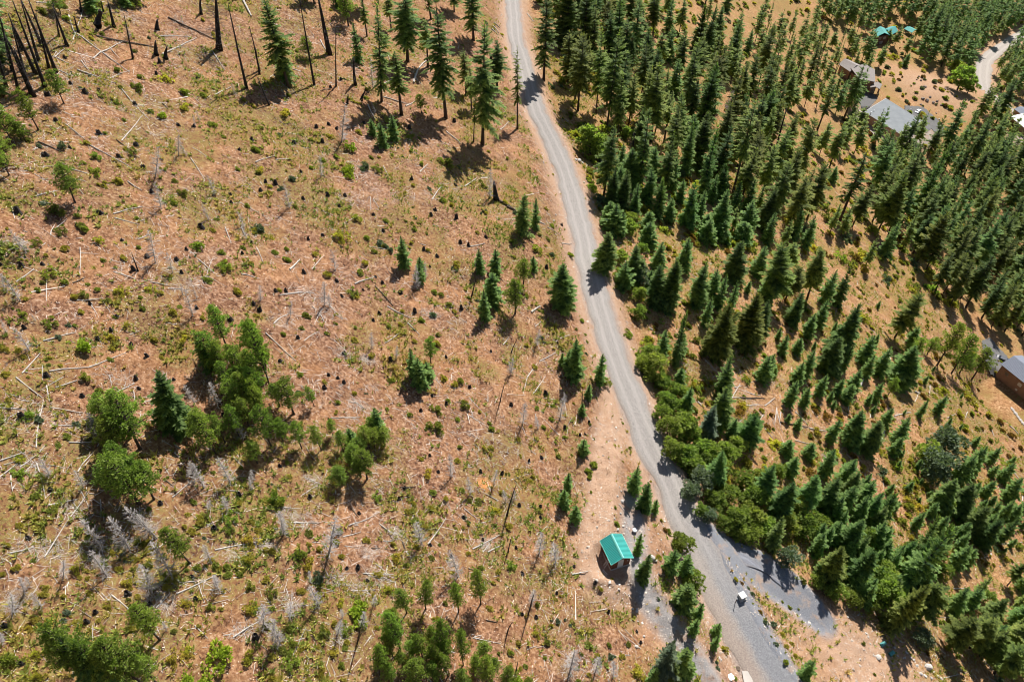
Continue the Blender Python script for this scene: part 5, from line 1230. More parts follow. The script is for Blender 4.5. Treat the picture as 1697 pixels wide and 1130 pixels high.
for (X_, Y_, r_) in [(190, 950, 2), (850, 330, 2), (950, 300, 1.5), (60, 940, 2), (370, 1010, 1.6), (560, 760, 1.5), (90, 120, 1.5), (1060, 790, 2), (470, 980, 1.4)]:
    p = at(X_ / 2.974, 370 + Y_ / 2.974); cent.append((p.x, p.y, r_))
for (X_, Y_, r_) in [(280, 345, 1.6), (380, 430, 2), (140, 480, 1.5), (520, 900, 1.3), (870, 450, 1.3), (440, 640, 1), (560, 670, .8)]:
    p = at(420 + X_ / 2.974, 370 + Y_ / 2.974); cent.append((p.x, p.y, r_))
for (X_, Y_, r_) in [(1170, 870, 3), (1200, 900, 3), (1110, 990, 2), (1240, 960, 2), (880, 700, 1.5)]:
    p = at(840 + X_ / 2.974, 370 + Y_ / 2.974); cent.append((p.x, p.y, r_))
for (X_, Y_, r_) in [(60, 960, 2.5), (200, 1000, 2.5), (580, 1050, 2.5), (720, 830, 2.5), (20, 780, 2), (650, 950, 2), (1060, 1000, 2), (830, 820, 1.6), (260, 1010, 2)]:
    p = at(1267 + X_ / 2.974, 370 + Y_ / 2.974); cent.append((p.x, p.y, r_))
for (X_, Y_, r_) in [(90, 80, 2), (200, 60, 1.6), (140, 470, 1.1), (700, 330, 1.4), (350, 290, 1.2), (800, 740, 1), (460, 500, 1.2), (1150, 490, 1.2), (1200, 880, 1), (60, 740, 1), (260, 480, 1)]:
    p = at(X_ / 2.974, 750 + Y_ / 2.974); cent.append((p.x, p.y, r_))
for (X_, Y_, r_) in [(240, 330, 1.1), (560, 490, 1.1), (620, 610, 1.2), (520, 670, 1), (1150, 450, 1), (60, 460, 1), (400, 620, .8), (700, 390, .8), (430, 900, 1), (300, 140, 1), (160, 300, .9), (190, 740, .8)]:
    p = at(420 + X_ / 2.974, 750 + Y_ / 2.974); cent.append((p.x, p.y, r_))
cent = [(a, b, c * 1.35) for a, b, c in cent]
sticks('brush_piles', 120, 25, None, .3, 1.5, .007, .018, GREYW, 'tangles of bleached dead branches lying in heaps', .45, np.array(cent))
# stones on the banks, the track and the parking strip
def stones():
    g0 = lambda m, x, y: np.clip(m['bare'] * .5 + m['grav'] * .35, 0, .6) * np.clip(fbm(x, y, 4, 67, 2) * 3 - .9, .1, 1)
    x, y, z, mk, g = scatter(900000, 26, g0)
    k = len(x); r = g.uniform(.03, .11, k) * (1 + 1.6 * (g.random(k) > .95))
    O = np.array([(1, 0, 0), (0, 1, 0), (-1, 0, 0), (0, -1, 0), (0, 0, .8), (.6, .6, .4)], np.float32)
    a = g.uniform(0, 6.28, k); c, s = np.cos(a), np.sin(a)
    J = g.uniform(.7, 1.3, (k, 6, 1))
    P = O[None] * J
    X_ = (P[..., 0] * c[:, None] - P[..., 1] * s[:, None]) * r[:, None] + x[:, None]; Y_ = (P[..., 0] * s[:, None] + P[..., 1] * c[:, None]) * r[:, None] + y[:, None]
    Z_ = P[..., 2] * r[:, None] + z[:, None]
    V_ = np.stack([X_, Y_, Z_], -1).reshape(-1, 3); b = np.arange(k)[:, None] * 6
    F_ = np.concatenate([b + np.array([f]) for f in ((0, 5, 4), (5, 1, 4), (0, 1, 5), (1, 2, 4), (2, 3, 4), (3, 0, 4))], 0)
    o = link(bpy.data.objects.new('loose_stones', np_mesh('loose_stones', V_, F_, flat_material('loose_stones', [(0, (.26, .21, .18)), (.5, (.50, .43, .37)), (1, (.72, .66, .60))]), dict(tone=np.repeat(g.random(k), 6)))))
    tag(o, 'loose broken stones along the road banks and parking strip', 'stones', None, 'stuff')
stones()

# ---------------------------------------------------------------- buildings
M['teal'] = plain('teal_metal_roof', (.030, .33, .30), (.045, .27, .25), .42, .9, spec=.45)
M['teal_trim'] = plain('pale_teal_trim', (.22, .60, .52), (.18, .55, .48), .4, 2, spec=.5)
M['shedwall'] = plain('reddish_plank_wall', (.20, .075, .040), (.13, .050, .028), .8, 3)
M['white'] = plain('white_paint', (.68, .68, .67), (.58, .58, .57), .7, 2)
M['greyroof'] = plain('grey_flat_roof', (.225, .24, .255), (.18, .195, .21), .95, .3, spec=.05)
M['brownroof'] = plain('grey_brown_shingles', (.27, .24, .23), (.20, .18, .17), .9, 1.5)
M['blueroof'] = plain('blue_grey_shingles', (.20, .22, .27), (.15, .165, .21), .9, 3)
M['tan'] = plain('tan_wall', (.36, .25, .17), (.30, .20, .14), .85, .8)
M['brownwall'] = plain('brown_wall', (.27, .17, .12), (.21, .13, .095), .85, 1.)
M['redwood'] = plain('dark_timber_wall', (.15, .08, .055), (.09, .05, .04), .85, 1.)
M['asphalt'] = plain('asphalt', (.13, .125, .125), (.09, .09, .09), .9, 1.)
M['concrete'] = plain('concrete', (.50, .45, .40), (.45, .42, .39), .9, 1.2)
M['tealpale'] = plain('weathered_teal_roof', (.12, .34, .32), (.08, .26, .25), .8, .5, spec=.1)
M['tealdark'] = plain('dark_teal_roof', (.07, .30, .30), (.05, .25, .25), .5, .5)
def glass_mat():
    m, nt, N, L, B = nmat('window_glass'); B.inputs['Base Color'].default_value = (.03, .035, .045, 1); B.inputs['Roughness'].default_value = .08
    return m
M['glass'] = glass_mat()
def paint(name, c):
    m, nt, N, L, B = nmat(name); B.inputs['Base Color'].default_value = (*c, 1); B.inputs['Roughness'].default_value = .3; B.inputs['Coat Weight'].default_value = .6
    return m
M['carwhite'] = paint('white_car_paint', (.75, .78, .82)); M['cardark'] = paint('dark_car_paint', (.03, .035, .05))
M['tyre'] = plain('tyre_rubber', (.03, .03, .03), (.02, .02, .02), .9, 5)
M['galv'] = plain('galvanised_metal', (.50, .52, .55), (.38, .40, .43), .45, 4, .3)

# the shed: 3.0 x 3.5 m, ridge towards the south-south-east
def shed():
    a = R(-71.2); root = empty('storage_shed', shed_c, a)
    tag(root, 'little wooden shed with bright teal ribbed metal gable roof beside the gravel road', 'shed')
    cx, cy = 14.35 - shed_c.x, 50.72 - shed_c.y
    lx = cx * math.cos(-a) - cy * math.sin(-a); ly = cx * math.sin(-a) + cy * math.cos(-a)
    L, W, ze, zr = 3.3, 2.75, 2.22, 3.05
    b = MB(); b.box((lx, ly, .1), (L + .2, W + .2, .3)); b.build('floor_slab', M['concrete'], root)
    # walls of vertical planks, each its own piece on the door gable, one mesh behind
    b = MB(); hw, hl = W / 2, L / 2
    V_ = [(lx - hl, ly - hw, .25), (lx + hl, ly - hw, .25), (lx + hl, ly + hw, .25), (lx - hl, ly + hw, .25),
          (lx - hl, ly - hw, ze), (lx + hl, ly - hw, ze), (lx + hl, ly + hw, ze), (lx - hl, ly + hw, ze), (lx - hl, ly, zr - .08), (lx + hl, ly, zr - .08)]
    b.add(V_, [(0, 1, 5, 4), (1, 2, 6, 9, 5), (2, 3, 7, 6), (3, 0, 4, 8, 7)]); b.build('wall', M['shedwall'], root)
    pl = MB()
    for sgn in (-1, 1):
        for k in range(12):
            pl.box((lx - hl + .14 + k * (L - .1) / 12, ly + sgn * (hw + .015), (ze + .25) / 2), ((L - .1) / 12 - .03, .03, ze - .3))
    for k in range(10):
        yy = -hw + .14 + k * (W - .05) / 10
        if -.6 < yy < .42 : continue
        top = ze + (zr - ze) * (1 - abs(yy) / hw) - .1
        pl.box((lx + hl + .015, ly + yy, (top + .25) / 2), (.03, (W - .05) / 10 - .03, top - .25))
    o = pl.build('wall_planks', M['shedwall'], root); o['kind'] = 'stuff'
    d = MB(); d.box((lx + hl + .03, ly - .08, 1.22), (.05, .88, 1.9)); dr = d.build('door', M['white'], root)
    h = MB(); h.box((lx + hl + .075, ly + .26, 1.2), (.05, .05, .12)); h.build('handle', M['galv'], dr)
    f = MB()
    for dy in (-.56, .40): f.box((lx + hl + .035, ly + dy, 1.25), (.06, .09, 2.0))
    f.box((lx + hl + .035, ly - .08, 2.24), (.06, 1.05, .09)); f.build('door_frame', M['shedwall'], root)
    g = MB(); g.box((lx + hl + .05, ly + .95, 1.45), (.12, .1, .16)); g.build('wall_lamp', M['white'], root)
    oh = .27; ol = .26; dz = (zr - ze) / hw; n = 19
    for sgn in (-1, 1):
        s = MB(); y1 = sgn * (hw + oh); z1 = zr - dz * (hw + oh)
        ca, sa = math.cos(math.atan(dz)), math.sin(math.atan(dz))
        x0, x1 = lx - hl - ol, lx + hl + ol
        # corrugated sheet: raised ribs with flat pans between, real profile
        prof = []
        step = (x1 - x0) / n
        for k in range(n):
            xa = x0 + k * step
            prof += [(xa, 0), (xa + step * .62, 0), (xa + step * .70, .035), (xa + step * .90, .035), (xa + step * .99, 0)]
        vs = []; fs = []
        for (px_, pz) in prof:
            vs += [(px_, ly, zr + pz), (px_, ly + y1, z1 + pz), (px_, ly, zr - .05), (px_, ly + y1, z1 - .05)]
        for k in range(len(prof) - 1):
            i = k * 4; j = i + 4
            fs += [(i, j, j + 1, i + 1), (i + 2, i + 3, j + 3, j + 2), (i + 1, j + 1, j + 3, i + 3)]
        s.add(vs, fs); s.build('roof', M['teal'], root)
        t = MB()
        for xx in (x0 - .02, x1 + .02):
            t.tube([(xx, ly, zr + .01), (xx, ly + y1, z1 + .01)], [.055, .055], 4)
        t.tube([(x0, ly + y1 * 1.015, z1 - .01), (x1, ly + y1 * 1.015, z1 - .01)], [.05, .05], 4)
        t.build('roof_trim', M['teal_trim'], root)
    c = MB(); vs = []
    for xx in (lx - hl - ol, lx + hl + ol): vs += [(xx, ly - .16, zr - .16 * dz + .045), (xx, ly, zr + .07), (xx, ly + .16, zr - .16 * dz + .045)]
    c.add(vs, [(0, 3, 4, 1), (1, 4, 5, 2)]); c.build('ridge_cap', M['teal_trim'], root)
    # white ladder leaning on the low side wall
    def W_(x, y, z): 
        return Vector((shed_c.x + x * math.cos(a) - y * math.sin(a), shed_c.y + x * math.sin(a) + y * math.cos(a), shed_c.z + z))
    lad = empty('ladder', W_(lx + .9, ly - hw - .75, 0), a)
    tag(lad, 'white ladder leaning against the shaded left wall of the teal-roofed shed', 'ladder')
    for k, dx in enumerate((-.2, .2)):
        q = MB(); q.tube([(dx, 0, .02), (dx, .62, 1.75)], [.03, .03], 4); q.build('rail', M['white'], lad)
    for k in range(6):
        t_ = (k + .6) / 6.4; q = MB(); q.tube([(-.2, .62 * t_, 1.75 * t_), (.2, .62 * t_, 1.75 * t_)], [.018, .018], 4); q.build('rung', M['white'], lad)
    pk = MB()
    pk.tube([(0, 0, 0), (.9, .25, .06)], [.05, .05], 4); pk.tube([(.1, -.15, 0), (1.3, .1, .05)], [.04, .04], 4)
    o = pk.build('white_boards', M['white']); o.location = W_(lx + 1.2, ly - hw - 1.0, .06); o.rotation_euler = (0, 0, a)
    tag(o, 'loose white boards on the ground in the shade left of the shed', 'boards')
shed()

def cat_at(px, py): return at(px, py)
# utility cabinet beside the road fork
p = at(1228.5, 990); e = empty('utility_cabinet', p, R(25)); tag(e, 'square white utility cabinet on the gravel at the road fork', 'utility box')
b = MB(); b.box((0, 0, .04), (1.1, 1.1, .12)); b.build('pad', M['concrete'], e)
b = MB(); b.box((0, 0, .46), (.86, .86, .74)); b.build('body', M['galv'], e)
b = MB(); b.box((0, 0, .87), (.95, .95, .09)); b.build('lid', M['white'], e)
b = MB(); b.box((.2, -.445, .45), (.05, .04, .14)); b.build('latch', M['char'], e)
p = at(1218, 999); e = empty('marker_post', p); tag(e, 'thin grey marker post left of the white utility cabinet', 'post')
b = MB(); b.tube([(0, 0, -.2), (0, 0, 1.3)], [.05, .045], 6); b.build('shaft', M['darkwood'], e); b = MB(); b.tube([(0, 0, 1.3), (0, 0, 1.42)], [.06, .06], 6); b.build('cap', M['galv'], e)
# well cap on the parking strip
p = at(1051.5, 880); e = empty('well_cap', p); tag(e, 'round grey metal well cap on the gravel strip above the shed', 'well cap')
b = MB(); b.tube([(0, 0, -.1), (0, 0, .35)], [.30, .30], 14); b.build('casing', M['galv'], e)
b = MB(); b.tube([(0, 0, .35), (0, 0, .43), (0, 0, .47)], [.36, .36, .22], 14); b.build('lid', M['galv'], e)
# manhole cover on the road's near end
p = at(840 + 1139 / 2.974, 750 + 1062 / 2.974); b = MB(); b.tube([(0, 0, 0), (0, 0, .09), (0, 0, .11)], [.34, .34, .28], 14)
o = b.build('manhole_cover', M['darkwood']); o.location = p; tag(o, 'round rusty brown cover on the left edge of the near road', 'manhole cover')
# two teal barrels and a sheet of metal
for (X_, Y_, lab) in ((580, 945, 'teal barrel lying on the tan bank below the leaning fir'), (622, 992, 'teal barrel further down the tan bank near the pale boulders')):
    p = at(1267 + X_ / 2.974, 750 + Y_ / 2.974); e = empty('barrel', p, R(30)); tag(e, lab, 'barrel', 'teal barrels on the bank')
    b = MB(); b.tube([(-.45, 0, .3), (.45, 0, .3)], [.3, .3], 12); b.build('drum', M['tealpale'], e)
    for dx in (-.47, 0, .47):
        b = MB(); b.tube([(dx - .02, 0, .3), (dx + .02, 0, .3)], [.325, .325], 12); b.build('hoop', M['tealdark'], e)
p = at(840 + 1098 / 2.974, 750 + 1108 / 2.974); b = MB(); b.box((0, 0, .12), (1.1, .8, .06), .4); b.box((.12, .05, .2), (.8, .6, .05), .9)
o = b.build('metal_sheets', M['galv']); o.location = p; tag(o, 'pale grey metal sheets stacked beside the road at the bottom edge', 'metal sheets')

def drape(name, pxs, m, lift=.03, label=None):
    """a paved patch that follows the ground"""
    P = [at(*q) for q in pxs]; X0 = min(p.x for p in P); X1 = max(p.x for p in P); Y0 = min(p.y for p in P); Y1 = max(p.y for p in P)
    poly = [(p.x, p.y) for p in P]; st = .5 if X1 - X0 < 15 else 1.0; vs = []; fs = []; ix = {}
    nx_ = int((X1 - X0) / st) + 2; ny_ = int((Y1 - Y0) / st) + 2
    for i in range(nx_):
        for j in range(ny_):
            x, y = X0 + i * st, Y0 + j * st
            ix[i, j] = len(vs); vs.append((x, y, max(gh(x + a, y + b) for a in (-.3, 0, .3) for b in (-.3, 0, .3)) + lift))
    for i in range(nx_ - 1):
        for j in range(ny_ - 1):
            if inside(poly, X0 + (i + .5) * st, Y0 + (j + .5) * st): fs.append((ix[i, j], ix[i + 1, j], ix[i + 1, j + 1], ix[i, j + 1]))
    me = np_mesh(name, vs, fs, m, None, True); o = link(bpy.data.objects.new(name, me)); o['kind'] = 'structure'
    return o
drape('concrete_apron', [(1230, 1116), (1240, 1111), (1252, 1112), (1256, 1126), (1264, 1150), (1238, 1150)], M['concrete'], .02)
drape('house_driveway', [(1418, 163), (1440, 150), (1455, 163), (1440, 180), (1428, 185)], M['asphalt'], .08)
drape('parking_court', [(1500, 175), (1530, 178), (1560, 205), (1568, 222), (1530, 222), (1500, 195)], M['asphalt'], .08)
drape('side_driveway', [(1627, 565), (1640, 560), (1668, 590), (1672, 600), (1655, 625), (1640, 622), (1632, 600)], M['asphalt'], .08)

def hull_off(P, d):
    """move the outline inwards by d"""
    c = Vector((sum(p[0] for p in P) / len(P), sum(p[1] for p in P) / len(P))); out = []
    for p in P:
        v = Vector((p[0], p[1])) - c; out.append(tuple(c + v * max(.1, 1 - d * 1.3 / v.length)))
    return out
def slab(root, P, z, th, m, name='roof', tilt=None):
    b = MB(); n = len(P); zt = lambda p: z + (tilt(p) if tilt else 0)
    b.add([(x, y, zt((x, y)) - th) for x, y in P] + [(x, y, zt((x, y))) for x, y in P], [tuple(range(n - 1, -1, -1)), tuple(range(n, 2 * n))] + [(i, (i + 1) % n, n + (i + 1) % n, n + i) for i in range(n)])
    return b.build(name, m, root)
def win(root, a, b_, t, w, z0, z1, out=.06, fm='white'):
    """a framed window on the wall from a to b_, centred at share t"""
    a = Vector((a[0], a[1])); b_ = Vector((b_[0], b_[1])); d = (b_ - a).normalized(); nrm = Vector((d.y, -d.x)); c = a.lerp(b_, t)
    ang = math.atan2(d.y, d.x)
    f = MB(); q = c + nrm * out * .5
    f.box((q.x, q.y, (z0 + z1) / 2), (w, out, z1 - z0), ang); fo = f.build('window', M[fm], root)
    g = MB(); q = c + nrm * (out + .012); g.box((q.x, q.y, (z0 + z1) / 2), (w - .24, .03, z1 - z0 - .24), ang); g.build('pane', M['glass'], fo)
def block(root, P, zb, zt, m, inset=.5):
    Q = hull_off(P, inset); b = MB(); b.prism(Q, zb - 1.5, zt); b.build('wall', m, root); return Q
def loc(P, o): return [(p[0] - o.x, p[1] - o.y) for p in P]
def gable(root, A, B, C, D, ze, zr, m1, m2=None, th=.25):
    """roof over outline A B C D with the ridge from middle of AB to middle of CD"""
    A, B, C, D = [Vector(q) for q in (A, B, C, D)]; r0 = (A + B) / 2; r1 = (C + D) / 2
    for (p, q, mm) in ((A, D, m1), (B, C, m2 or m1)):
        b = MB(); vs = [(p.x, p.y, ze), (q.x, q.y, ze), (r1.x, r1.y, zr), (r0.x, r0.y, zr)]
        vs += [(v[0], v[1], v[2] - th) for v in vs]
        b.add(vs, [(0, 1, 2, 3), (7, 6, 5, 4), (0, 4, 5, 1), (1, 5, 6, 2), (2, 6, 7, 3), (3, 7, 4, 0)]); b.build('roof', mm, root)

# long house with the pale grey roof
e = empty('long_house', h1_c); tag(e, 'long low house with a pale blue-grey flat roof on the hillside terrace', 'house')
P = loc([(191.9, 353.2), (201.6, 330.2), (185.4, 317.3), (175.4, 337.9)], h1_c); Q = block(e, P, 0, 3.6, M['tan'], .7)
cx_ = sum(p[0] for p in P) / 4
slab(e, P, 4.1, .4, M['greyroof'], 'roof', lambda p: -.035 * (p[0] - cx_))
tr = MB()
for i in range(4):
    a_, b_ = Vector((*P[i], 0)), Vector((*P[(i + 1) % 4], 0)); za = 4.12 - .035 * (a_.x - cx_); zb_ = 4.12 - .035 * (b_.x - cx_)
    tr.tube([(a_.x, a_.y, za), (b_.x, b_.y, zb_)], [.16, .16], 4)
tr.build('roof_edge', M['white'], e)
for t in (.12, .3, .42, .55, .7, .86): win(e, Q[2], Q[3], t, 1.9, 1.2, 2.7, .08)
for t in (.2, .5, .8): win(e, Q[1], Q[2], t, 1.6, 1.2, 2.7, .08)
for (dx, dy, h_) in ((-10.5, 5.0, 1.3), (-7.5, 8.3, .5), (6, -4, .6)):
    b = MB(); b.tube([(dx, dy, 3.6), (dx, dy, 4.5 + h_)], [.22, .22], 8); b.build('vent_pipe', M['galv'], e)
# retaining wall along the terrace edge
w1, w2 = at(1422, 186), at(1486, 232)
b = MB(); d = (w2 - w1); an = math.atan2(d.y, d.x); zc = (w1.z + w2.z) / 2
b.tube([Vector((0, 0, -1)), Vector((0, 0, -.9))], [.01, .01], 4); bb = MB(); n_ = 8
e2 = empty('terrace_wall', w1); tag(e2, 'low pale retaining wall below the long grey-roofed house', 'wall')
for k in range(n_):
    q0 = w1.lerp(w2, k / n_) - w1; q1 = w1.lerp(w2, (k + .97) / n_) - w1; zz = gh(w1.x + q0.x, w1.y + q0.y) - w1.z
    bb = MB(); bb.box(((q0.x + q1.x) / 2, (q0.y + q1.y) / 2, zz + .3), ((q1 - q0).length, .5, 1.6), an); bb.build('wall_block', M['concrete'], e2)

# brown house with porch
e = empty('brown_house', h2_c); tag(e, 'tall brown house with grey gabled roofs and a posted porch behind firs', 'house')
A_ = loc([(175.5, 382.5), (182.5, 388.3), (187.0, 381.0), (178.6, 373.6)], h2_c); Q = block(e, A_, -2, 6.4, M['brownwall'], .6)
gable(e, A_[0], A_[1], A_[2], A_[3], 6.5, 8.3, M['brownroof'])
for t in (.3, .7): win(e, Q[3], Q[0], t, 1.8, 3.6, 5.4)
win(e, Q[2], Q[3], .5, 2.2, 3.4, 5.4)
B_ = loc([(179.5, 376), (188, 380), (191.8, 374.5), (188.5, 363), (181, 366)], h2_c); Q = block(e, B_, -2, 5.4, M['brownwall'], .5)
slab(e, B_, 6.0, .35, M['brownroof'], 'roof', lambda p: .12 * (p[1] - 5))
for t in (.3, .7): win(e, Q[3], Q[4], t, 1.6, 1.2, 3.2)
win(e, Q[4], Q[0], .5, 1.8, 2.2, 4.2)
C_ = loc([(188.6, 366.2), (193.2, 364.3), (190.0, 358.9), (185.6, 360.6)], h2_c)
gable(e, C_[0], C_[1], C_[2], C_[3], 4.0, 4.9, M['brownroof'])
for i in (1, 2, 3):
    q = hull_off(C_, .5)[i]; b = MB(); b.box((q[0], q[1], 1.7), (.35, .35, 4.3)); b.build('porch_post', M['brownwall'], e)
b = MB(); b.box((C_[0][0] - .5, C_[0][1] - 3, 2.2), (2.2, 3.2, 4.0)); b.build('chimney', M['rockd'], e)

# teal roofed house at the top
e = empty('teal_roofed_house', h3_c); tag(e, 'dark timber house with faded teal gable roofs among firs at the top', 'house')
A_ = loc([(230.2, 468.2), (238.0, 471.5), (237.5, 460.5), (228.8, 458.4)], h3_c); Q = block(e, A_, -2, 5.6, M['redwood'], .5)
gable(e, A_[0], A_[1], A_[2], A_[3], 5.8, 7.6, M['tealpale'])
win(e, Q[2], Q[3], .3, 1.8, 3.2, 4.8); win(e, Q[2], Q[3], .7, 1.8, 3.2, 4.8); win(e, Q[2], Q[3], .5, 2.4, .4, 2.2)
A_ = loc([(237.6, 471.0), (243.8, 475.8), (245.8, 468.0), (237.8, 461.5)], h3_c); block(e, A_, -2, 4.8, M['redwood'], .5)
gable(e, A_[0], A_[3], A_[2], A_[1], 5.0, 6.9, M['tealdark'])
c3 = at(1508, 58)
e = empty('teal_carport', c3); tag(e, 'pale teal roofed carport right of the teal roofed house', 'carport')
A_ = [(-4.2, 2.5), (1.2, 6.0), (4.2, .5), (-1.5, -4.2)]
gable(e, A_[0], A_[1], A_[2], A_[3], 3.0, 3.9, M['tealpale'])
for q in hull_off(A_, .4):
    b = MB(); b.box((q[0], q[1], 1.0), (.25, .25, 4.0)); b.build('post', M['redwood'], e)
# white roofed building cut by the right edge
e = empty('white_roofed_building', h4_c); tag(e, 'building with a bright white flat roof cut by the right photo edge', 'building')
P = loc([(272.5, 369.5), (284, 374), (288, 360), (275, 351)], h4_c); Q = block(e, P, 0, 3.4, M['tan'], .5); slab(e, P, 3.9, .35, M['white'])
win(e, Q[3], Q[0], .3, 2.2, 1.2, 2.6); win(e, Q[3], Q[0], .7, 2.2, 1.2, 2.6)
p4 = at(1692, 193)
e = empty('dark_roofed_garage', p4); tag(e, 'small garage with a blue-grey roof above the bright white roof', 'garage')
A_ = [(-4, 3), (3, 5), (4.5, -2.5), (-2.5, -4)]; block(e, A_, 0, 2.8, M['tan'], .4); gable(e, A_[0], A_[1], A_[2], A_[3], 2.9, 4.0, M['blueroof'])
e = empty('far_white_shed', at(1420, 4)); tag(e, 'small pale roofed outbuilding at the top photo edge', 'outbuilding')
A_ = [(-7, 3), (6, 5), (7, -3), (-6, -4)]; block(e, A_, 0, 3.4, M['tan'], .4); gable(e, A_[0], A_[3], A_[2], A_[1], 3.5, 4.6, M['white'])
# brown house at the right edge
e = empty('shingled_house', h5_c); tag(e, 'brown house with blue-grey shingle roof cut by the right photo edge', 'house')
ca_, sa_ = math.cos(R(-66)), math.sin(R(-66)); a0 = Vector((146.1 - h5_c.x, 149.7 - h5_c.y)); dl = Vector((ca_, sa_)); dw = Vector((-sa_, ca_))
A_, B_, C_, D_ = a0, a0 + dw * 9.0, a0 + dw * 9.0 + dl * 21, a0 + dl * 21
Q = block(e, [tuple(A_), tuple(B_), tuple(C_), tuple(D_)], -1, 4.7, M['brownwall'], .45)
# gable over A B C D, shingle courses laid as real overlapping steps
r0 = (A_ + B_) / 2; r1 = (C_ + D_) / 2; nC = 14
for side, (p0, p1) in enumerate(((A_, D_), (B_, C_))):
    sb = MB()
    for k in range(nC):
        t0 = k / nC; t1 = (k + 1.12) / nC
        z0_ = 4.9 + 1.7 * t0 + .05; z1_ = 4.9 + 1.7 * min(t1, 1) + .0
        q = [p0.lerp(r0, t0), p1.lerp(r1, t0), p1.lerp(r1, min(t1, 1)), p0.lerp(r0, min(t1, 1))]
        vs = [(q[0].x, q[0].y, z0_), (q[1].x, q[1].y, z0_), (q[2].x, q[2].y, z1_), (q[3].x, q[3].y, z1_)]
        vs += [(v[0], v[1], v[2] - .12) for v in vs]
        sb.add(vs, [(0, 1, 2, 3), (7, 6, 5, 4), (0, 4, 5, 1), (1, 5, 6, 2), (2, 6, 7, 3), (3, 7, 4, 0)])
    sb.build('roof', M['blueroof'], e)
g_ = MB()
g_.add([(Q[0][0], Q[0][1], 4.6), (Q[1][0], Q[1][1], 4.6), (r0.x + (Q[0][0] - A_.x + Q[1][0] - B_.x) / 2, r0.y + (Q[0][1] - A_.y + Q[1][1] - B_.y) / 2, 6.4)], [(0, 1, 2)]); g_.build('gable_end', M['brownwall'], e)
for t in (.12, .35, .6, .85): win(e, Q[3], Q[0], 1 - t, 1.2, 2.6, 3.8, .07)
win(e, Q[3], Q[0], .65, .7, .8, 1.4, .07)
for k in range(12):
    b = MB(); q = A_.lerp(D_, (k + .5) / 12); b.box((q.x + dw.x * .35, q.y + dw.y * .35, 4.72), (.16, .9, .2), R(-66)); b.build('rafter_tail', M['redwood'], e)
# kerb wall round the parking bay and stone border
for i, (a_, c_) in enumerate((((1646, 1000), (1670, 1100)),)): pass
e = empty('stone_border', at(1676, 678)); tag(e, 'low border of pale stones along the slope below the shingled house', 'wall')
o0 = e.location
for k in range(14):
    q = at(1676 + k * 1.7, 676 + k * 2.3); o = bpy.data.objects.new('stone', random.choice(ROCK)); COL.objects.link(o); o.parent = e
    o.location = q - o0; s_ = random.uniform(.35, .6); o.scale = (s_, s_, s_); o.rotation_euler = (0, 0, random.uniform(0, 6))

def car(p, rz, m, name, label):
    e = empty(name, p, rz); tag(e, label, 'car', None)
    b = MB(); L, W = 2.3, .9
    prof = [(-L, .45), (-L, .85), (-L + .25, .98), (-1.5, 1.05), (-1.0, 1.42), (.75, 1.45), (1.35, 1.02), (2.1, .92), (L, .75), (L, .42)]
    n = len(prof); vs = []
    for sy, sc in ((-W, 1), (W, 1)):
        for (x, z) in prof: vs.append((x, sy * (.86 if z > 1.2 else 1), z))
    fs = [tuple(range(n - 1, -1, -1)), tuple(range(n, 2 * n))] + [(i, (i + 1) % n, n + (i + 1) % n, n + i) for i in range(n)]
    b.add(vs, fs); b.build('body', m, e)
    g = MB(); g.add([(1.33, -.72, 1.06), (1.33, .72, 1.06), (.80, .66, 1.43), (.80, -.66, 1.43)], [(0, 1, 2, 3)]); g.build('windscreen', M['glass'], e)
    g = MB(); g.add([(-1.53, -.72, 1.08), (-1.53, .72, 1.08), (-1.05, .66, 1.41), (-1.05, -.66, 1.41)], [(3, 2, 1, 0)]); g.build('rear_window', M['glass'], e)
    for sy in (-1, 1):
        g = MB(); g.add([(-1.3, sy * .905, 1.05), (1.1, sy * .905, 1.05), (.7, sy * .80, 1.40), (-.95, sy * .80, 1.40)], [(0, 1, 2, 3)]); g.build('side_window', M['glass'], e)
        for sx in (-1.4, 1.45):
            w = MB(); w.tube([(sx, sy * .95, .34), (sx, sy * .72, .34)], [.34, .34], 12); wo = w.build('wheel', M['tyre'], e)
            r = MB(); r.tube([(sx, sy * .96, .34), (sx, sy * .9, .34)], [.2, .2], 8); r.build('rim', M['galv'], wo)
        h = MB(); h.box((2.29, sy * .65, .72), (.06, .3, .14)); h.build('headlight', M['white'], e)
car(at(1521, 187) + Vector((0, 0, .12)), R(42), M['carwhite'], 'parked_car', 'white car parked on the dark court right of the long grey roof')
car(at(1661, 599) + Vector((0, 0, .12)), R(-40), M['cardark'], 'parked_car', 'dark car parked in the kerbed bay beside the shingled house')

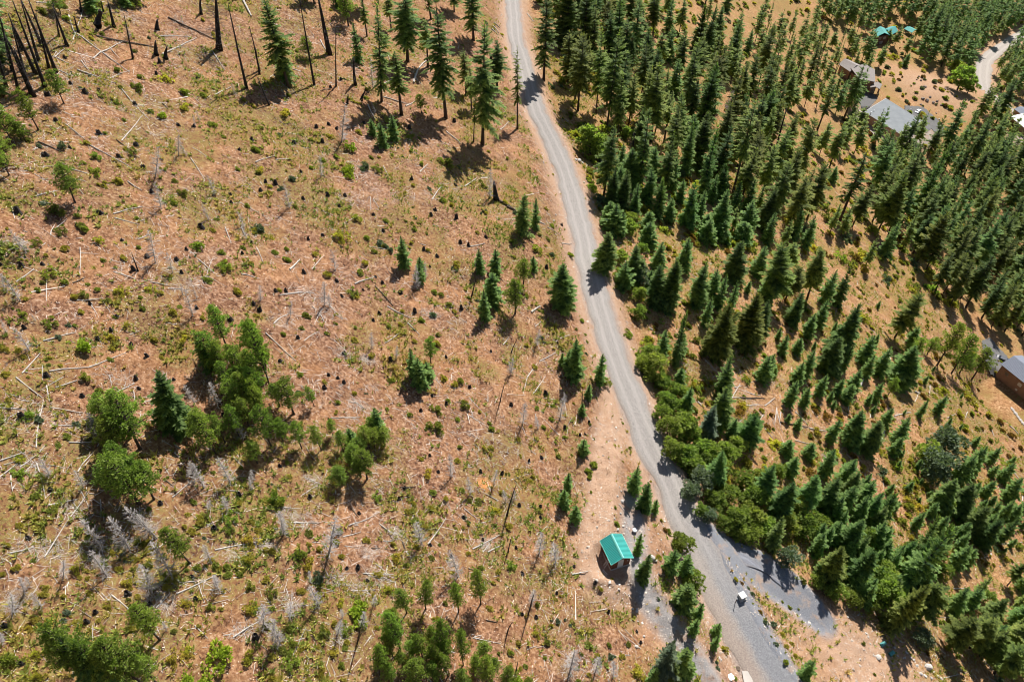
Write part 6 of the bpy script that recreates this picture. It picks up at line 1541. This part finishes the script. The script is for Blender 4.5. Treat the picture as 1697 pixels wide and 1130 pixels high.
# ---------------------------------------------------------------- labels from what stands nearest
LM = [('the teal-roofed shed', 1022, 915), ('the white utility cabinet', 1228, 984), ('the white boulder by the shed', 1080, 924), ('the long grey roof', 1478, 195), ('the porched brown house', 1430, 130),
      ('the teal-roofed house', 1465, 55), ('the blue-shingled house', 1675, 630), ('the bright white roof', 1690, 210), ('the split burnt trunk', 822, 320), ('the black poles upper left', 70, 100),
      ('the thick black pole', 540, 85), ('the dense left pine clump', 400, 640), ('the lone bright round shrub', 137, 572), ('the lime shrub pair', 577, 260), ('the bottom pine row', 745, 1050),
      ('the lower-left broad pines', 190, 1085), ('the round light-green bush', 362, 1080), ('the pale roadside boulder', 960, 270), ('the fir overhanging the road', 1000, 415), ('the round roadside broadleaf tree', 1082, 605),
      ('the bluish broadleaf tree', 1550, 750), ('the grey-green driveway bush', 1303, 920), ('the rocky knoll', 1540, 165), ('the rust-coloured soil patch', 803, 800), ('the tall roadside pair of firs', 800, 150),
      ('the valley road bend', 1632, 115), ('the lone dark fir at centre', 662, 430), ('the dark wedge-shaped fir', 285, 660), ('the twin-crowned fir', 945, 600), ('the dead-branch tangle', 375, 890),
      ('the photo centre', 848, 565), ('the upper-left corner', 0, 0), ('the lower-left corner', 0, 1130), ('the lower-right corner', 1697, 1130), ('the upper-right corner', 1697, 0), ('the middle of the left edge', 0, 565),
      ('the middle of the right edge', 1697, 480), ('the middle of the bottom edge', 848, 1130), ('the road at the top edge', 850, 0), ('the road at the bottom edge', 1265, 1130), ('the big lower-right firs', 1640, 1020),
      ('the lime maple clump', 1455, 960), ('the tan sunny lane', 1350, 270), ('the debris patch of logs', 1235, 665), ('the three-fir line left of the shed', 935, 830), ('the curved black stick', 785, 480),
      ('the bush clump by the fork', 1130, 940), ('the large snag', 245, 870), ('the bleached log heap', 50, 790), ('the young fir rows', 1400, 600)]
ORD = ['nearest', 'second nearest', 'third nearest', 'fourth nearest', 'fifth nearest', 'sixth nearest', 'seventh nearest', 'eighth nearest', 'ninth nearest', 'tenth nearest', 'eleventh nearest', 'twelfth nearest']
def direction(dx, dy):
    a = math.degrees(math.atan2(-dy, dx)) % 360
    return ['right of', 'up-right of', 'above', 'up-left of', 'left of', 'down-left of', 'below', 'down-right of'][int((a + 22.5) // 45) % 8]
B_ = {}
for t in THINGS:
    l = min(LM, key=lambda q: (q[1] - t['x']) ** 2 + (q[2] - t['y']) ** 2)
    d = math.hypot(l[1] - t['x'], l[2] - t['y'])
    B_.setdefault((t['size'], t['colour'], t['kind'], direction(t['x'] - l[1], t['y'] - l[2]), l[0]), []).append((d, t))
for (size, colour, kind, dr_, lm), lst in B_.items():
    lst.sort(key=lambda q: q[0])
    for i, (d, t) in enumerate(lst):
        if len(lst) == 1: t['o']['label'] = f'{size} {colour} {kind} {dr_} {lm}'
        else: t['o']['label'] = f'{size} {colour} {kind}, {ORD[i] if i < 12 else str(i + 1) + "th nearest"} {dr_} {lm}'
print('COUNTS', {k: sum(1 for t in THINGS if t['kind'] == k) for k in set(t['kind'] for t in THINGS)}, 'firq', len(FIRQ), 'shq', len(SHQ), 'logq', len(LOGQ))
